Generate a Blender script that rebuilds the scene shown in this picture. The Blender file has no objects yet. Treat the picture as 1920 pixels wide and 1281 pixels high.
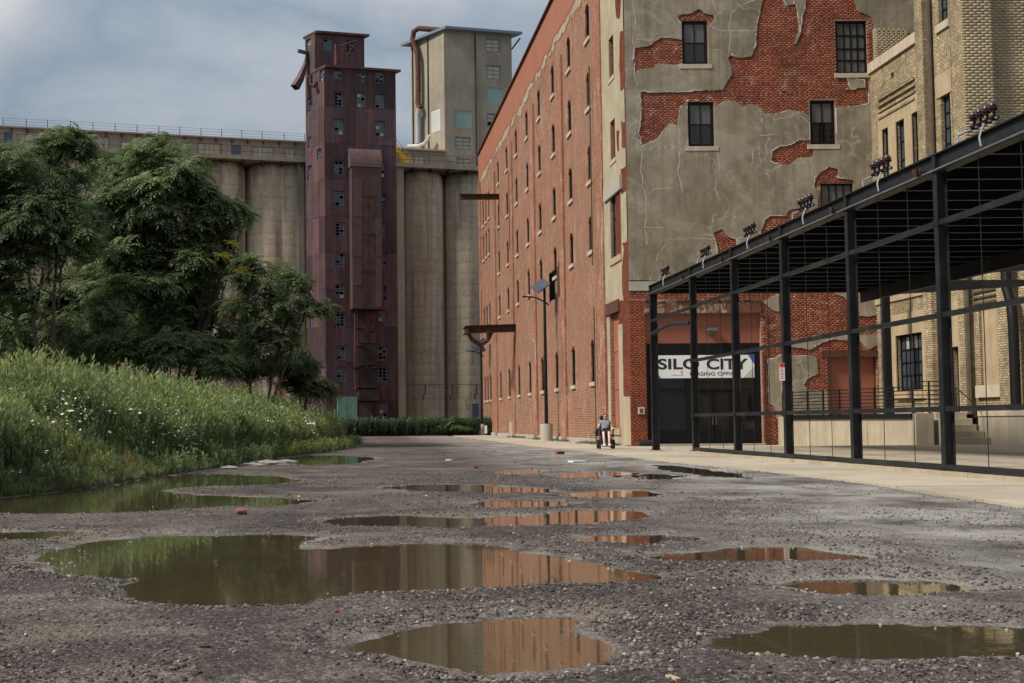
import bpy, bmesh, math, random
import numpy as np
from mathutils import Vector, Matrix
from mathutils.geometry import tessellate_polygon
random.seed(7); rng = np.random.default_rng(7)
SC = bpy.context.scene; COL = SC.collection

# ---------------------------------------------------------------- camera
FPX = 2200.0; PITCH = math.atan(.05); ROLL = .007; EYE = 1.0; VX, VY = 655., 685.
fw = np.array([0, math.cos(PITCH), math.sin(PITCH)]); r0 = np.array([1., 0, 0]); u0 = np.array([0, -math.sin(PITCH), math.cos(PITCH)])
rt = math.cos(ROLL)*r0-math.sin(ROLL)*u0; up = math.sin(ROLL)*r0+math.cos(ROLL)*u0
cam = bpy.data.cameras.new('camera'); co = bpy.data.objects.new('camera', cam); COL.objects.link(co); SC.camera = co
cam.sensor_width = 36; cam.lens = 36*FPX/1920; cam.shift_x = (960-VX)/1920; cam.shift_y = (VY-640.5)/1920
cam.clip_start = .1; cam.clip_end = 30000
M = Matrix(((rt[0], up[0], -fw[0], 0), (rt[1], up[1], -fw[1], 0), (rt[2], up[2], -fw[2], EYE), (0, 0, 0, 1)))
co.matrix_world = M

# ---------------------------------------------------------------- sky and sun
SUN_EL, SUN_AZ = math.radians(46), math.radians(-109)      # azimuth from +Y clockwise: to the left, slightly behind the camera
w = bpy.data.worlds.new('World'); SC.world = w; w.use_nodes = True
nt = w.node_tree; nt.nodes.clear()
def N(t, typ, **kw):
    n = t.nodes.new(typ)
    for k, v in kw.items(): setattr(n, k, v)
    return n
def setramp(n, stops):
    cr = n.color_ramp
    while len(cr.elements) > 1: cr.elements.remove(cr.elements[-1])
    cr.elements[0].position = stops[0][0]; c = stops[0][1]; cr.elements[0].color = (*c, 1) if len(c) == 3 else c
    for p, c in stops[1:]:
        e = cr.elements.new(p); e.color = (*c, 1) if len(c) == 3 else c
out = N(nt, 'ShaderNodeOutputWorld'); bg = N(nt, 'ShaderNodeBackground'); bg.inputs[1].default_value = .1
sky = N(nt, 'ShaderNodeTexSky', sky_type='NISHITA', sun_disc=False, sun_elevation=SUN_EL, sun_rotation=SUN_AZ, air_density=1., dust_density=1.5, ozone_density=1.)
tc = N(nt, 'ShaderNodeTexCoord'); sp = N(nt, 'ShaderNodeSeparateXYZ'); nt.links.new(tc.outputs['Generated'], sp.inputs[0])
zc = N(nt, 'ShaderNodeMath', operation='MAXIMUM'); nt.links.new(sp.outputs[2], zc.inputs[0]); zc.inputs[1].default_value = 0.0
za = N(nt, 'ShaderNodeMath', operation='ADD'); nt.links.new(zc.outputs[0], za.inputs[0]); za.inputs[1].default_value = .22
dx = N(nt, 'ShaderNodeMath', operation='DIVIDE'); nt.links.new(sp.outputs[0], dx.inputs[0]); nt.links.new(za.outputs[0], dx.inputs[1])
dy = N(nt, 'ShaderNodeMath', operation='DIVIDE'); nt.links.new(sp.outputs[1], dy.inputs[0]); nt.links.new(za.outputs[0], dy.inputs[1])
cb = N(nt, 'ShaderNodeCombineXYZ'); nt.links.new(dx.outputs[0], cb.inputs[0]); nt.links.new(dy.outputs[0], cb.inputs[1])
cb.inputs[2].default_value = 3.3
n1 = N(nt, 'ShaderNodeTexNoise'); n1.inputs['Scale'].default_value = 1.25; n1.inputs['Detail'].default_value = 7; n1.inputs['Roughness'].default_value = .5; n1.inputs['Distortion'].default_value = .15
nt.links.new(cb.outputs[0], n1.inputs[0])
cr = N(nt, 'ShaderNodeValToRGB'); setramp(cr, [(.34, (4.7, 5.15, 5.7)), (.43, (3.0, 3.65, 4.45)), (.49, (3.9, 4.4, 5.0)), (.545, (5.2, 5.5, 5.8)), (.60, (7.6, 7.25, 7.0)), (.66, (5.6, 5.75, 5.95)), (.74, (4.4, 4.85, 5.4))])
nt.links.new(n1.outputs[0], cr.inputs[0])
mx = N(nt, 'ShaderNodeMix', data_type='RGBA'); mx.inputs[0].default_value = .93
# an overcast sky: three times as bright overhead as at the horizon
og = N(nt, 'ShaderNodeMath', operation='MULTIPLY_ADD'); nt.links.new(zc.outputs[0], og.inputs[0]); og.inputs[1].default_value = .667; og.inputs[2].default_value = .333
oc = N(nt, 'ShaderNodeVectorMath', operation='SCALE'); nt.links.new(cr.outputs[0], oc.inputs[0]); nt.links.new(og.outputs[0], oc.inputs['Scale'])
nt.links.new(sky.outputs[0], mx.inputs[6]); nt.links.new(oc.outputs[0], mx.inputs[7])
nt.links.new(mx.outputs[2], bg.inputs[0]); nt.links.new(bg.outputs[0], out.inputs[0])
sl = bpy.data.lights.new('sun', 'SUN'); sl.energy = 2.6; sl.angle = math.radians(10); sl.color = (1, .93, .82)
so = bpy.data.objects.new('sun', sl); COL.objects.link(so)
sd = Vector((math.sin(SUN_AZ)*math.cos(SUN_EL), math.cos(SUN_AZ)*math.cos(SUN_EL), math.sin(SUN_EL)))
so.rotation_euler = sd.to_track_quat('Z', 'Y').to_euler(); so.location = sd*300
vs = SC.view_settings; SC.display_settings.display_device = 'sRGB'
vs.view_transform = 'Standard'; vs.look = 'None'; vs.exposure = 0.84; vs.gamma = 1; vs.use_curve_mapping = False

# ---------------------------------------------------------------- helpers
def ray(x, y): return fw+rt*(x-VX)/FPX-up*(y-VY)/FPX
EYEP = np.array([0, 0, EYE])
def onY(x, y, Y): d = ray(x, y); return EYEP+d*(Y/d[1])
def onX(x, y, X): d = ray(x, y); return EYEP+d*(X/d[0])
def onZ(x, y, Z=0.): d = ray(x, y); return EYEP+d*((Z-EYE)/d[2])
class Fr:
    """a wall's own frame: origin, u along it, v up, n out of it"""
    def __init__(s, o, u, n, v=(0, 0, 1)):
        s.o = np.array(o, float); s.u = np.array(u, float)/np.linalg.norm(u); s.v = np.array(v, float); s.n = np.array(n, float)/np.linalg.norm(n)
        s.flip = np.linalg.det(np.array([s.u, s.v, s.n])) < 0
    def p(s, a, b, c=0.): return s.o+s.u*a+s.v*b+s.n*c
    def hit(s, x, y):
        d = ray(x, y); nn = np.cross(s.u, s.v); t = np.dot(s.o-EYEP, nn)/np.dot(d, nn); q = EYEP+d*t-s.o
        # u need not be orthogonal to n, but is to v
        return np.dot(q, s.u), np.dot(q, s.v)
    def rect(s, x0, y0, x1, y1):
        A = [s.hit(x0, y0), s.hit(x1, y0), s.hit(x0, y1), s.hit(x1, y1)]
        us = sorted(a[0] for a in A); vv = sorted(a[1] for a in A)
        return (us[0]+us[1])/2, (vv[0]+vv[1])/2, (us[2]+us[3])/2, (vv[2]+vv[3])/2

def link(name, me, mat=None, parent=None, kind=None, mats=None):
    o = bpy.data.objects.new(name, me); COL.objects.link(o)
    for m in (mats or ([mat] if mat else [])):
        if m.name not in [x.name for x in me.materials if x]: me.materials.append(m)
    if parent is not None:
        o.parent = parent
        o.location = -np.array(world_loc(parent))
    if kind: o['kind'] = kind
    return o
WL = {}
def world_loc(o): return WL.get(o.name, (0, 0, 0))
def box_uv(me):
    n = len(me.loops)
    if n == 0: return
    uv = me.uv_layers.new(name='UVMap')
    v = np.empty(len(me.vertices)*3, np.float32); me.vertices.foreach_get('co', v); v = v.reshape(-1, 3)
    li = np.empty(n, np.int32); me.loops.foreach_get('vertex_index', li)
    lt = np.empty(len(me.polygons), np.int32); me.polygons.foreach_get('loop_total', lt)
    nn = np.empty(len(me.polygons)*3, np.float32); me.polygons.foreach_get('normal', nn); nn = np.repeat(nn.reshape(-1, 3), lt, 0)
    c = v[li]; L = np.hypot(nn[:, 0], nn[:, 1]); L[L < 1e-6] = 1
    u = np.where(np.abs(nn[:, 2]) > .7, c[:, 0], c[:, 0]*-nn[:, 1]/L+c[:, 1]*nn[:, 0]/L)
    vv = np.where(np.abs(nn[:, 2]) > .7, c[:, 1], c[:, 2])
    uv.data.foreach_set('uv', np.stack([u, vv], 1).astype(np.float32).ravel())
def np_mesh(name, V, Fq, attrs=None, smooth=False):
    """V (n,3); Fq (m,k) faces of one size k"""
    me = bpy.data.meshes.new(name); V = np.asarray(V, np.float32); Fq = np.asarray(Fq, np.int32); k = Fq.shape[1]; m = len(Fq)
    me.vertices.add(len(V)); me.vertices.foreach_set('co', V.ravel())
    me.loops.add(m*k); me.loops.foreach_set('vertex_index', Fq.ravel())
    me.polygons.add(m); me.polygons.foreach_set('loop_start', np.arange(0, m*k, k, dtype=np.int32))
    try: me.polygons.foreach_set('loop_total', np.full(m, k, np.int32))
    except Exception: pass
    if smooth: me.polygons.foreach_set('use_smooth', np.ones(m, bool))
    me.update(calc_edges=True)
    for an, av in (attrs or {}).items():
        a = me.attributes.new(an, 'FLOAT', 'POINT'); a.data.foreach_set('value', np.asarray(av, np.float32))
    return me
class MB:
    """collects shapes into one mesh (world coordinates)"""
    def __init__(s): s.v = []; s.f = []
    def add(s, vs, fs): k = len(s.v); s.v += [tuple(map(float, q)) for q in vs]; s.f += [tuple(i+k for i in f) for f in fs]; return s
    def box(s, x0, y0, z0, x1, y1, z1): return s.hexa([(x0, y0, z0), (x1, y0, z0), (x1, y1, z0), (x0, y1, z0), (x0, y0, z1), (x1, y0, z1), (x1, y1, z1), (x0, y1, z1)])
    def hexa(s, P): return s.add(P, [(0, 3, 2, 1), (4, 5, 6, 7), (0, 1, 5, 4), (1, 2, 6, 5), (2, 3, 7, 6), (3, 0, 4, 7)])
    def fbox(s, f, a0, b0, c0, a1, b1, c1):
        P = [f.p(a0, b0, c0), f.p(a1, b0, c0), f.p(a1, b0, c1), f.p(a0, b0, c1), f.p(a0, b1, c0), f.p(a1, b1, c0), f.p(a1, b1, c1), f.p(a0, b1, c1)]
        return s.hexa(P)
    def quad(s, *P): return s.add(P, [tuple(range(len(P)))])
    def tube(s, pts, r, n=6, caps=True):
        pts = [np.array(p, float) for p in pts]; rs = r if hasattr(r, '__len__') else [r]*len(pts)
        k = len(s.v); prev = None
        for i, p in enumerate(pts):
            d = pts[min(i+1, len(pts)-1)]-pts[max(i-1, 0)]; d = d/(np.linalg.norm(d)+1e-9)
            if prev is None:
                a = np.array([0, 0, 1.]) if abs(d[2]) < .9 else np.array([1., 0, 0])
                e = np.cross(d, a)
            else: e = prev-d*np.dot(prev, d)
            e = e/(np.linalg.norm(e)+1e-9); prev = e; g = np.cross(d, e)
            for j in range(n):
                t = 2*math.pi*j/n; s.v.append(tuple(p+(e*math.cos(t)+g*math.sin(t))*rs[i]))
        for i in range(len(pts)-1):
            for j in range(n): s.f.append((k+i*n+j, k+i*n+(j+1) % n, k+(i+1)*n+(j+1) % n, k+(i+1)*n+j))
        if caps: s.f.append(tuple(k+j for j in range(n))[::-1]); s.f.append(tuple(k+(len(pts)-1)*n+j for j in range(n)))
        return s
    def bar(s, p, q, wd, ht, upv=(0, 0, 1)):
        p = np.array(p, float); q = np.array(q, float); d = q-p; d /= np.linalg.norm(d); sx = np.cross(d, upv)
        if np.linalg.norm(sx) < 1e-6: sx = np.array([1., 0, 0])
        sx = sx/np.linalg.norm(sx)*wd/2; uz = np.cross(sx, d); uz = uz/np.linalg.norm(uz)*ht/2
        return s.hexa([p-sx-uz, p+sx-uz, q+sx-uz, q-sx-uz, p-sx+uz, p+sx+uz, q+sx+uz, q-sx+uz])
    def lathe(s, c, prof, n=20, ax=(0, 0, 1)):
        ax = np.array(ax, float); a = np.cross(ax, (1, 0, 0) if abs(ax[0]) < .9 else (0, 1, 0)); a /= np.linalg.norm(a); b = np.cross(ax, a); c = np.array(c, float); k = len(s.v)
        for r, h in prof:
            for j in range(n): t = 2*math.pi*j/n; s.v.append(tuple(c+ax*h+(a*math.cos(t)+b*math.sin(t))*r))
        for i in range(len(prof)-1):
            for j in range(n): s.f.append((k+i*n+j, k+i*n+(j+1) % n, k+(i+1)*n+(j+1) % n, k+(i+1)*n+j))
        s.f.append(tuple(k+j for j in range(n))[::-1]); s.f.append(tuple(k+(len(prof)-1)*n+j for j in range(n)))
        return s
    def mesh(s, name, smooth=False, uv=True, bevel=0):
        me = bpy.data.meshes.new(name); me.from_pydata(s.v, [], s.f); me.update()
        if bevel:
            bm = bmesh.new(); bm.from_mesh(me); bmesh.ops.bevel(bm, geom=list(bm.edges), offset=bevel, segments=1, affect='EDGES'); bm.to_mesh(me); bm.free()
        if smooth:
            me.polygons.foreach_set('use_smooth', np.ones(len(me.polygons), bool))
            try: me.set_sharp_from_angle(angle=math.radians(40))
            except Exception: pass
        if uv: box_uv(me)
        return me
    def build(s, name, mat, parent=None, kind=None, smooth=False, uv=True, bevel=0): return link(name, s.mesh(name, smooth, uv, bevel), mat, parent, kind)
def thing(name, label, cat, loc=(0, 0, 0), group=None):
    o = bpy.data.objects.new(name, None); COL.objects.link(o); o.location = loc; o.empty_display_size = .3
    o['label'] = label; o['category'] = cat
    if group: o['group'] = group
    WL[o.name] = tuple(loc); return o
def tag(o, label, cat, group=None, kind=None):
    o['label'] = label; o['category'] = cat
    if group: o['group'] = group
    if kind: o['kind'] = kind
    return o
def set_origin(o, loc):
    """move a mesh thing's origin to its base"""
    loc = Vector(loc); o.data.transform(Matrix.Translation(-loc)); o.location = Vector(o.location)+loc; WL[o.name] = tuple(o.location); return o
def copy_tree(src, loc, label, rotz=0, parent=None):
    c = src.copy(); COL.objects.link(c)
    if parent is None:
        c.location = loc; c.scale = src.scale; c.rotation_euler = (0, 0, rotz); c['label'] = label; WL[c.name] = tuple(loc)
    else: c.parent = parent
    for ch in src.children: copy_tree(ch, None, None, 0, c)
    return c

# ---------------------------------------------------------------- materials
def base_mat(name):
    m = bpy.data.materials.new(name); m.use_nodes = True; t = m.node_tree; b = t.nodes['Principled BSDF']; return m, t, b
def noise(t, vec, scale, detail=5, rough=.55, dist=0.):
    n = N(t, 'ShaderNodeTexNoise'); n.inputs['Scale'].default_value = scale; n.inputs['Detail'].default_value = detail; n.inputs['Roughness'].default_value = rough; n.inputs['Distortion'].default_value = dist
    if vec is not None: t.links.new(vec, n.inputs['Vector'])
    return n.outputs[0]
def vscale(t, vec, s):
    n = N(t, 'ShaderNodeMapping'); n.inputs['Scale'].default_value = s; t.links.new(vec, n.inputs[0]); return n.outputs[0]
def ramp(t, fac, stops):
    n = N(t, 'ShaderNodeValToRGB'); setramp(n, stops); t.links.new(fac, n.inputs[0]); return n.outputs[0]
def mixc(t, fac, a, b, mode='MIX'):
    n = N(t, 'ShaderNodeMix', data_type='RGBA', blend_type=mode)
    for s, v in ((0, fac), (6, a), (7, b)):
        if isinstance(v, (int, float)): n.inputs[s].default_value = v
        elif isinstance(v, tuple): n.inputs[s].default_value = (*v, 1)
        else: t.links.new(v, n.inputs[s])
    return n.outputs[2]
def mth(t, op, a, b=None, c=None):
    n = N(t, 'ShaderNodeMath', operation=op)
    for i, v in enumerate((a, b, c)):
        if v is None: continue
        if isinstance(v, (int, float)): n.inputs[i].default_value = v
        else: t.links.new(v, n.inputs[i])
    return n.outputs[0]
def bump(t, b, h, strength=.3, dist=.02):
    n = N(t, 'ShaderNodeBump'); n.inputs['Strength'].default_value = strength; n.inputs['Distance'].default_value = dist; t.links.new(h, n.inputs['Height']); t.links.new(n.outputs[0], b.inputs['Normal'])
def coords(t, kind='Object'): return N(t, 'ShaderNodeTexCoord').outputs[kind]
BW = lambda v: (v, v, v)
def rnd_value(t):
    a = N(t, 'ShaderNodeAttribute', attribute_name='rnd'); oi = N(t, 'ShaderNodeObjectInfo')
    return mth(t, 'FRACT', mth(t, 'ADD', a.outputs['Fac'], oi.outputs['Random']))
def worn(name, c1, c2, scale=1.5, rough=.85, stain=None, streak=None, bmp=.25, fine=40, metallic=0, per=0., spec=.3):
    """weathered plain surface: large blotches, fine grain, optional stains / vertical streaks (colour, amount)"""
    m, t, b = base_mat(name); v = coords(t)
    n = noise(t, v, scale, 8, .62, .3); col = ramp(t, n, [(.3, c1), (.7, c2)])
    f = noise(t, v, fine, 4, .6); col = mixc(t, .35, col, ramp(t, f, [(.25, BW(.55)), (.75, BW(1.25))]), 'MULTIPLY')
    if stain:
        s = noise(t, v, scale*.45, 7, .65, 1.0); col = mixc(t, mth(t, 'MULTIPLY', ramp(t, s, [(.5, BW(0)), (.66, BW(1))]), stain[1]), col, stain[0])
    if streak:
        s = noise(t, vscale(t, v, (1.6, 1.6, .06)), 2.2, 6, .65, .2); col = mixc(t, mth(t, 'MULTIPLY', ramp(t, s, [(.46, BW(0)), (.66, BW(1))]), streak[1]), col, streak[0])
    if per: col = mixc(t, per, col, ramp(t, rnd_value(t), [(0, BW(.45)), (.5, BW(.95)), (1, BW(1.5))]), 'MULTIPLY')
    t.links.new(col, b.inputs['Base Color']); b.inputs['Roughness'].default_value = rough; b.inputs['Metallic'].default_value = metallic; b.inputs['Specular IOR Level'].default_value = spec
    if bmp: bump(t, b, mth(t, 'ADD', n, mth(t, 'MULTIPLY', f, .5)), bmp, .02)
    return m
def flat(name, c, rough=.5, metallic=0, spec=.4, var=.12):
    m, t, b = base_mat(name); v = coords(t); n = noise(t, v, 6, 5, .6)
    col = mixc(t, 1., (*c,), ramp(t, n, [(.3, BW(1-var)), (.7, BW(1+var))]), 'MULTIPLY'); t.links.new(col, b.inputs['Base Color'])
    b.inputs['Roughness'].default_value = rough; b.inputs['Metallic'].default_value = metallic; b.inputs['Specular IOR Level'].default_value = spec; return m
def brickmat(name, cols, mortar, L=.22, Hh=.075, eff=None, dirt=(.05, .045, .04), dirt_amt=.5, mort=.012, patch=None):
    m, t, b = base_mat(name); uv = N(t, 'ShaderNodeUVMap').outputs[0]; ob = coords(t)
    br = N(t, 'ShaderNodeTexBrick'); t.links.new(uv, br.inputs['Vector']); br.inputs['Scale'].default_value = 1
    br.inputs['Brick Width'].default_value = L; br.inputs['Row Height'].default_value = Hh; br.inputs['Mortar Size'].default_value = mort; br.inputs['Mortar Smooth'].default_value = .2; br.inputs['Bias'].default_value = 0
    br.inputs['Color1'].default_value = (0, 0, 0, 1); br.inputs['Color2'].default_value = (1, 1, 1, 1); br.inputs['Mortar'].default_value = (.5, .5, .5, 1)
    col = ramp(t, br.outputs[0], [(0, cols[0]), (.5, cols[1]), (1, cols[2])])
    big = noise(t, ob, .33, 8, .66, .6); col = mixc(t, .75, col, ramp(t, big, [(.3, BW(.5)), (.5, BW(1.)), (.7, BW(1.5))]), 'MULTIPLY')
    if patch:
        s = noise(t, ob, .16, 7, .65, 1.2); col = mixc(t, mth(t, 'MULTIPLY', ramp(t, s, [(.47, BW(0)), (.6, BW(1))]), .6), col, patch)
    if dirt_amt:
        s = noise(t, vscale(t, ob, (1, 1, .35)), .8, 8, .68, .8); col = mixc(t, mth(t, 'MULTIPLY', ramp(t, s, [(.5, BW(0)), (.72, BW(1))]), dirt_amt), col, dirt)
    sp2 = noise(t, ob, 2.6, 6, .75); sp7 = noise(t, ob, 8, 4, .7); col = mixc(t, .9, col, ramp(t, sp2, [(.3, BW(.5)), (.5, BW(1)), (.7, BW(1.55))]), 'MULTIPLY'); col = mixc(t, .7, col, ramp(t, sp7, [(.32, BW(.55)), (.5, BW(1)), (.68, BW(1.5))]), 'MULTIPLY')
    col = mixc(t, br.outputs['Fac'], col, mortar)
    if eff:
        s = noise(t, vscale(t, ob, (1, 1, .5)), 1.1, 10, .72, 1.0); s2 = noise(t, ob, 9, 6, .7)
        k = mth(t, 'MULTIPLY', ramp(t, s, [(.5, BW(0)), (.66, BW(1))]), ramp(t, s2, [(.42, BW(0)), (.6, BW(1))])); col = mixc(t, mth(t, 'MULTIPLY', k, eff[1]), col, eff[0])
    t.links.new(col, b.inputs['Base Color']); b.inputs['Roughness'].default_value = .9; b.inputs['Specular IOR Level'].default_value = .2
    h = mth(t, 'ADD', mth(t, 'MULTIPLY', br.outputs['Fac'], -1.), mth(t, 'ADD', mth(t, 'MULTIPLY', noise(t, ob, 30, 4), .6), mth(t, 'MULTIPLY', sp2, 1.2))); bump(t, b, h, .8, .02)
    return m
def single_brick(name, cols, eff=None):
    m, t, b = base_mat(name); v = coords(t); ge = N(t, 'ShaderNodeNewGeometry').outputs['Position']
    col = ramp(t, rnd_value(t), [(0, cols[0]), (.35, cols[1]), (.7, cols[2]), (1, cols[3])])
    col = mixc(t, .8, col, ramp(t, noise(t, ge, .5, 8, .66, .8), [(.3, BW(.6)), (.5, BW(1)), (.7, BW(1.35))]), 'MULTIPLY')
    col = mixc(t, .5, col, ramp(t, noise(t, ge, 25, 4, .6), [(.3, BW(.6)), (.7, BW(1.2))]), 'MULTIPLY')
    if eff:
        s = noise(t, ge, 1.6, 10, .72, 1.); col = mixc(t, mth(t, 'MULTIPLY', ramp(t, s, [(.54, BW(0)), (.66, BW(1))]), eff[1]), col, eff[0])
    t.links.new(col, b.inputs['Base Color']); b.inputs['Roughness'].default_value = .88; b.inputs['Specular IOR Level'].default_value = .2
    bump(t, b, noise(t, ge, 60, 4), .3, .01); return m
def glassmat(name, c, rough=.08):
    m, t, b = base_mat(name); v = coords(t); n = noise(t, v, 1.3, 4)
    t.links.new(mixc(t, 1., (*c,), ramp(t, n, [(.3, BW(.7)), (.7, BW(1.3))]), 'MULTIPLY'), b.inputs['Base Color'])
    b.inputs['Roughness'].default_value = rough; b.inputs['Specular IOR Level'].default_value = .5
    bump(t, b, noise(t, v, .9, 2), .03, .05); return m

MT = {}
MT['brick_red'] = single_brick('brick_red', [(.16, .047, .027), (.215, .062, .034), (.255, .079, .044), (.30, .105, .062)], eff=((.42, .33, .28), .5))
MT['brick_pillar'] = single_brick('brick_pillar', [(.185, .05, .03), (.21, .058, .033), (.23, .068, .037), (.26, .083, .045)])
MT['brick_tan'] = single_brick('brick_tan', [(.33, .265, .165), (.35, .28, .175), (.37, .30, .19), (.395, .32, .205)])
MT['mortar_red'] = worn('mortar_red', (.24, .125, .085), (.35, .215, .155), 2.5, .95)
MT['mortar_tan'] = worn('mortar_tan', (.24, .19, .125), (.30, .24, .165), 2.5, .95)
MT['brick_long'] = brickmat('brick_long', [(.115, .038, .02), (.225, .072, .032), (.33, .12, .055)], (.36, .23, .16), eff=((.55, .44, .37), .6), dirt=(.105, .05, .04), dirt_amt=.85, patch=(.19, .10, .075), mort=.019, Hh=.09)
MT['brick_pilaster'] = brickmat('brick_pilaster', [(.20, .058, .028), (.27, .085, .042), (.34, .13, .07)], (.36, .24, .17), eff=((.62, .52, .44), .85), dirt_amt=.25, dirt=(.15, .06, .04))
MT['brick_tanwall'] = brickmat('brick_tanwall', [(.31, .24, .145), (.38, .305, .19), (.44, .36, .23)], (.17, .13, .08), L=.26, Hh=.088, mort=.018, dirt=(.12, .095, .07), dirt_amt=.75, eff=((.52, .45, .34), .3))
MT['stucco'] = worn('stucco', (.185, .155, .105), (.31, .265, .195), .42, .92, stain=((.37, .335, .27), .7), streak=((.125, .108, .075), .5), bmp=.4, fine=9)
def plaster():
    m = MT['stucco']; t = m.node_tree; b = t.nodes['Principled BSDF']; old = b.inputs['Base Color'].links[0].from_socket; v = coords(t)
    nz = N(t, 'ShaderNodeTexNoise'); nz.inputs['Scale'].default_value = .8; nz.inputs['Detail'].default_value = 6; t.links.new(v, nz.inputs[0]); ad = N(t, 'ShaderNodeMix', data_type='RGBA', blend_type='LINEAR_LIGHT'); ad.inputs[0].default_value = .9; t.links.new(v, ad.inputs[6]); t.links.new(nz.outputs[1], ad.inputs[7])
    vo = N(t, 'ShaderNodeTexVoronoi', feature='DISTANCE_TO_EDGE'); vo.inputs['Scale'].default_value = .38; t.links.new(ad.outputs[2], vo.inputs['Vector'])
    line = mth(t, 'MULTIPLY', ramp(t, vo.outputs['Distance'], [(0, BW(1)), (.008, BW(.7)), (.016, BW(0))]), ramp(t, noise(t, v, .55, 5, .6), [(.46, BW(0)), (.58, BW(1))]))
    col = mixc(t, .85, old, ramp(t, noise(t, v, .9, 9, .68, .5), [(.32, BW(.66)), (.5, BW(1)), (.68, BW(1.32))]), 'MULTIPLY')
    mend = ramp(t, noise(t, vscale(t, v, (1, 1, 1.5)), .33, 8, .6, 1.5), [(.55, BW(0)), (.6, BW(1))]); col = mixc(t, mth(t, 'MULTIPLY', mend, .4), col, (.36, .33, .27))
    col = mixc(t, mth(t, 'MULTIPLY', line, .7), col, (.46, .44, .38)); t.links.new(col, b.inputs['Base Color'])
plaster()
MT['stucco_sunlit'] = worn('stucco_sunlit', (.34, .285, .195), (.46, .395, .285), .9, .92, stain=((.26, .21, .14), .5), streak=((.24, .2, .14), .3), bmp=.3, fine=18)  # same stucco as the front, paler to paint the sun on this side
MT['render_dull'] = worn('render_dull', (.31, .235, .155), (.42, .34, .235), 1.2, .92, stain=((.24, .12, .08), .7), bmp=.3, fine=14)
MT['salmon'] = worn('salmon', (.30, .112, .067), (.35, .14, .085), .7, .8, streak=((.28, .11, .07), .3), bmp=.08)
MT['salmon_panel'] = worn('salmon_panel', (.25, .088, .055), (.28, .102, .065), .7, .6, bmp=.03)
MT['crack'] = flat('crack', (.5, .47, .42), .95)
MT['stone'] = worn('stone', (.42, .35, .26), (.56, .48, .37), 3, .9, streak=((.28, .22, .16), .4))
MT['tan_stone'] = worn('tan_stone', (.36, .275, .17), (.47, .365, .235), 1.2, .9, streak=((.25, .2, .14), .5))
MT['pipe_brown'] = worn('pipe_brown', (.07, .056, .038), (.12, .095, .062), 3, .7, bmp=.1)
MT['black'] = flat('black_steel', (.008, .0085, .01), .5, spec=.25)
MT['steel'] = worn('canopy_steel', (.008, .009, .011), (.016, .017, .02), 2.5, .48, stain=((.045, .04, .036), .45), bmp=.08, spec=.35)
MT['ceiling'] = worn('ceiling_deck', (.0035, .004, .0055), (.006, .0068, .009), .8, .9, bmp=.05, spec=0.)
MT['galv'] = worn('galvanised', (.34, .36, .38), (.5, .52, .54), 4, .45, metallic=.5, bmp=.05)
MT['conduit'] = worn('conduit_grey', (.10, .10, .10), (.2, .2, .2), 4, .45, metallic=.3, bmp=.05)
MT['wire'] = flat('wire_grey', (.16, .165, .17), .5)
MT['insulator'] = flat('insulator_glaze', (.045, .02, .022), .35, spec=.4)
MT['frame'] = flat('window_frame', (.006, .006, .007), .55, spec=.2)
MT['shade'] = flat('roller_shade', (.10, .10, .09), .35, spec=.4)
MT['glass'] = glassmat('dark_glass', (.008, .0085, .008), .04)
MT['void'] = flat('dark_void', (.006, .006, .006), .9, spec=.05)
MT['bluepane'] = glassmat('blue_pane', (.045, .062, .085), .15)
MT['palepane'] = worn('pale_pane', (.3, .31, .28), (.46, .46, .40), 4, .35, bmp=.02)
MT['yellowpane'] = worn('yellowed_pane', (.33, .30, .19), (.46, .42, .28), 3, .4, bmp=.02)
MT['teal'] = worn('teal_board', (.19, .30, .28), (.27, .39, .36), 1, .7, streak=((.16, .22, .2), .4))
MT['paleboard'] = worn('pale_board', (.42, .44, .42), (.52, .54, .52), 1, .7, streak=((.3, .3, .28), .3))
MT['greendoor'] = worn('green_door', (.10, .26, .20), (.17, .36, .28), 1.3, .7, streak=((.25, .3, .24), .6))
MT['bluegrey'] = flat('bluegrey_frame', (.14, .17, .22), .7)
MT['bluedoor'] = flat('blue_door', (.07, .10, .16), .6)
MT['rust'] = worn('rusty_steel', (.05, .022, .016), (.12, .05, .032), 3, .85, stain=((.2, .08, .045), .5), bmp=.3)
MT['rustbeam'] = worn('rusty_beam', (.04, .016, .013), (.09, .034, .024), 3, .7, bmp=.2)
MT['lintel'] = worn('rusty_lintel', (.09, .034, .022), (.2, .09, .06), 4, .8, stain=((.5, .42, .33), .85), bmp=.3)
MT['sheet'] = worn('rusty_sheet', (.038, .025, .033), (.076, .043, .051), .9, .7, stain=((.06, .05, .074), .95), streak=((.15, .058, .04), .7), bmp=.2, per=.75)
MT['sheet_dark'] = worn('dark_sheet', (.03, .02, .022), (.07, .042, .042), 1.2, .75, stain=((.14, .06, .04), .6), bmp=.2, per=.5)
MT['sheet_grey'] = worn('grey_sheet', (.062, .042, .045), (.10, .068, .068), .6, .7, streak=((.16, .06, .04), .5), bmp=.15, per=.35)
MT['concrete'] = worn('old_concrete', (.255, .225, .18), (.365, .32, .255), .28, .92, stain=((.16, .15, .12), .6), streak=((.2, .165, .12), .5), bmp=.3, fine=6)
MT['concrete_walk'] = worn('walk_concrete', (.36, .31, .235), (.46, .40, .31), 1.0, .92, stain=((.29, .25, .195), .5), bmp=.2, per=.25)
MT['concrete_wall'] = worn('terrace_concrete', (.33, .28, .2), (.46, .4, .3), .8, .92, stain=((.27, .18, .10), .35), streak=((.26, .22, .165), .6), bmp=.25)
MT['base_concrete'] = worn('grey_concrete', (.32, .3, .26), (.42, .4, .35), 2, .9, bmp=.2)
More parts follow.
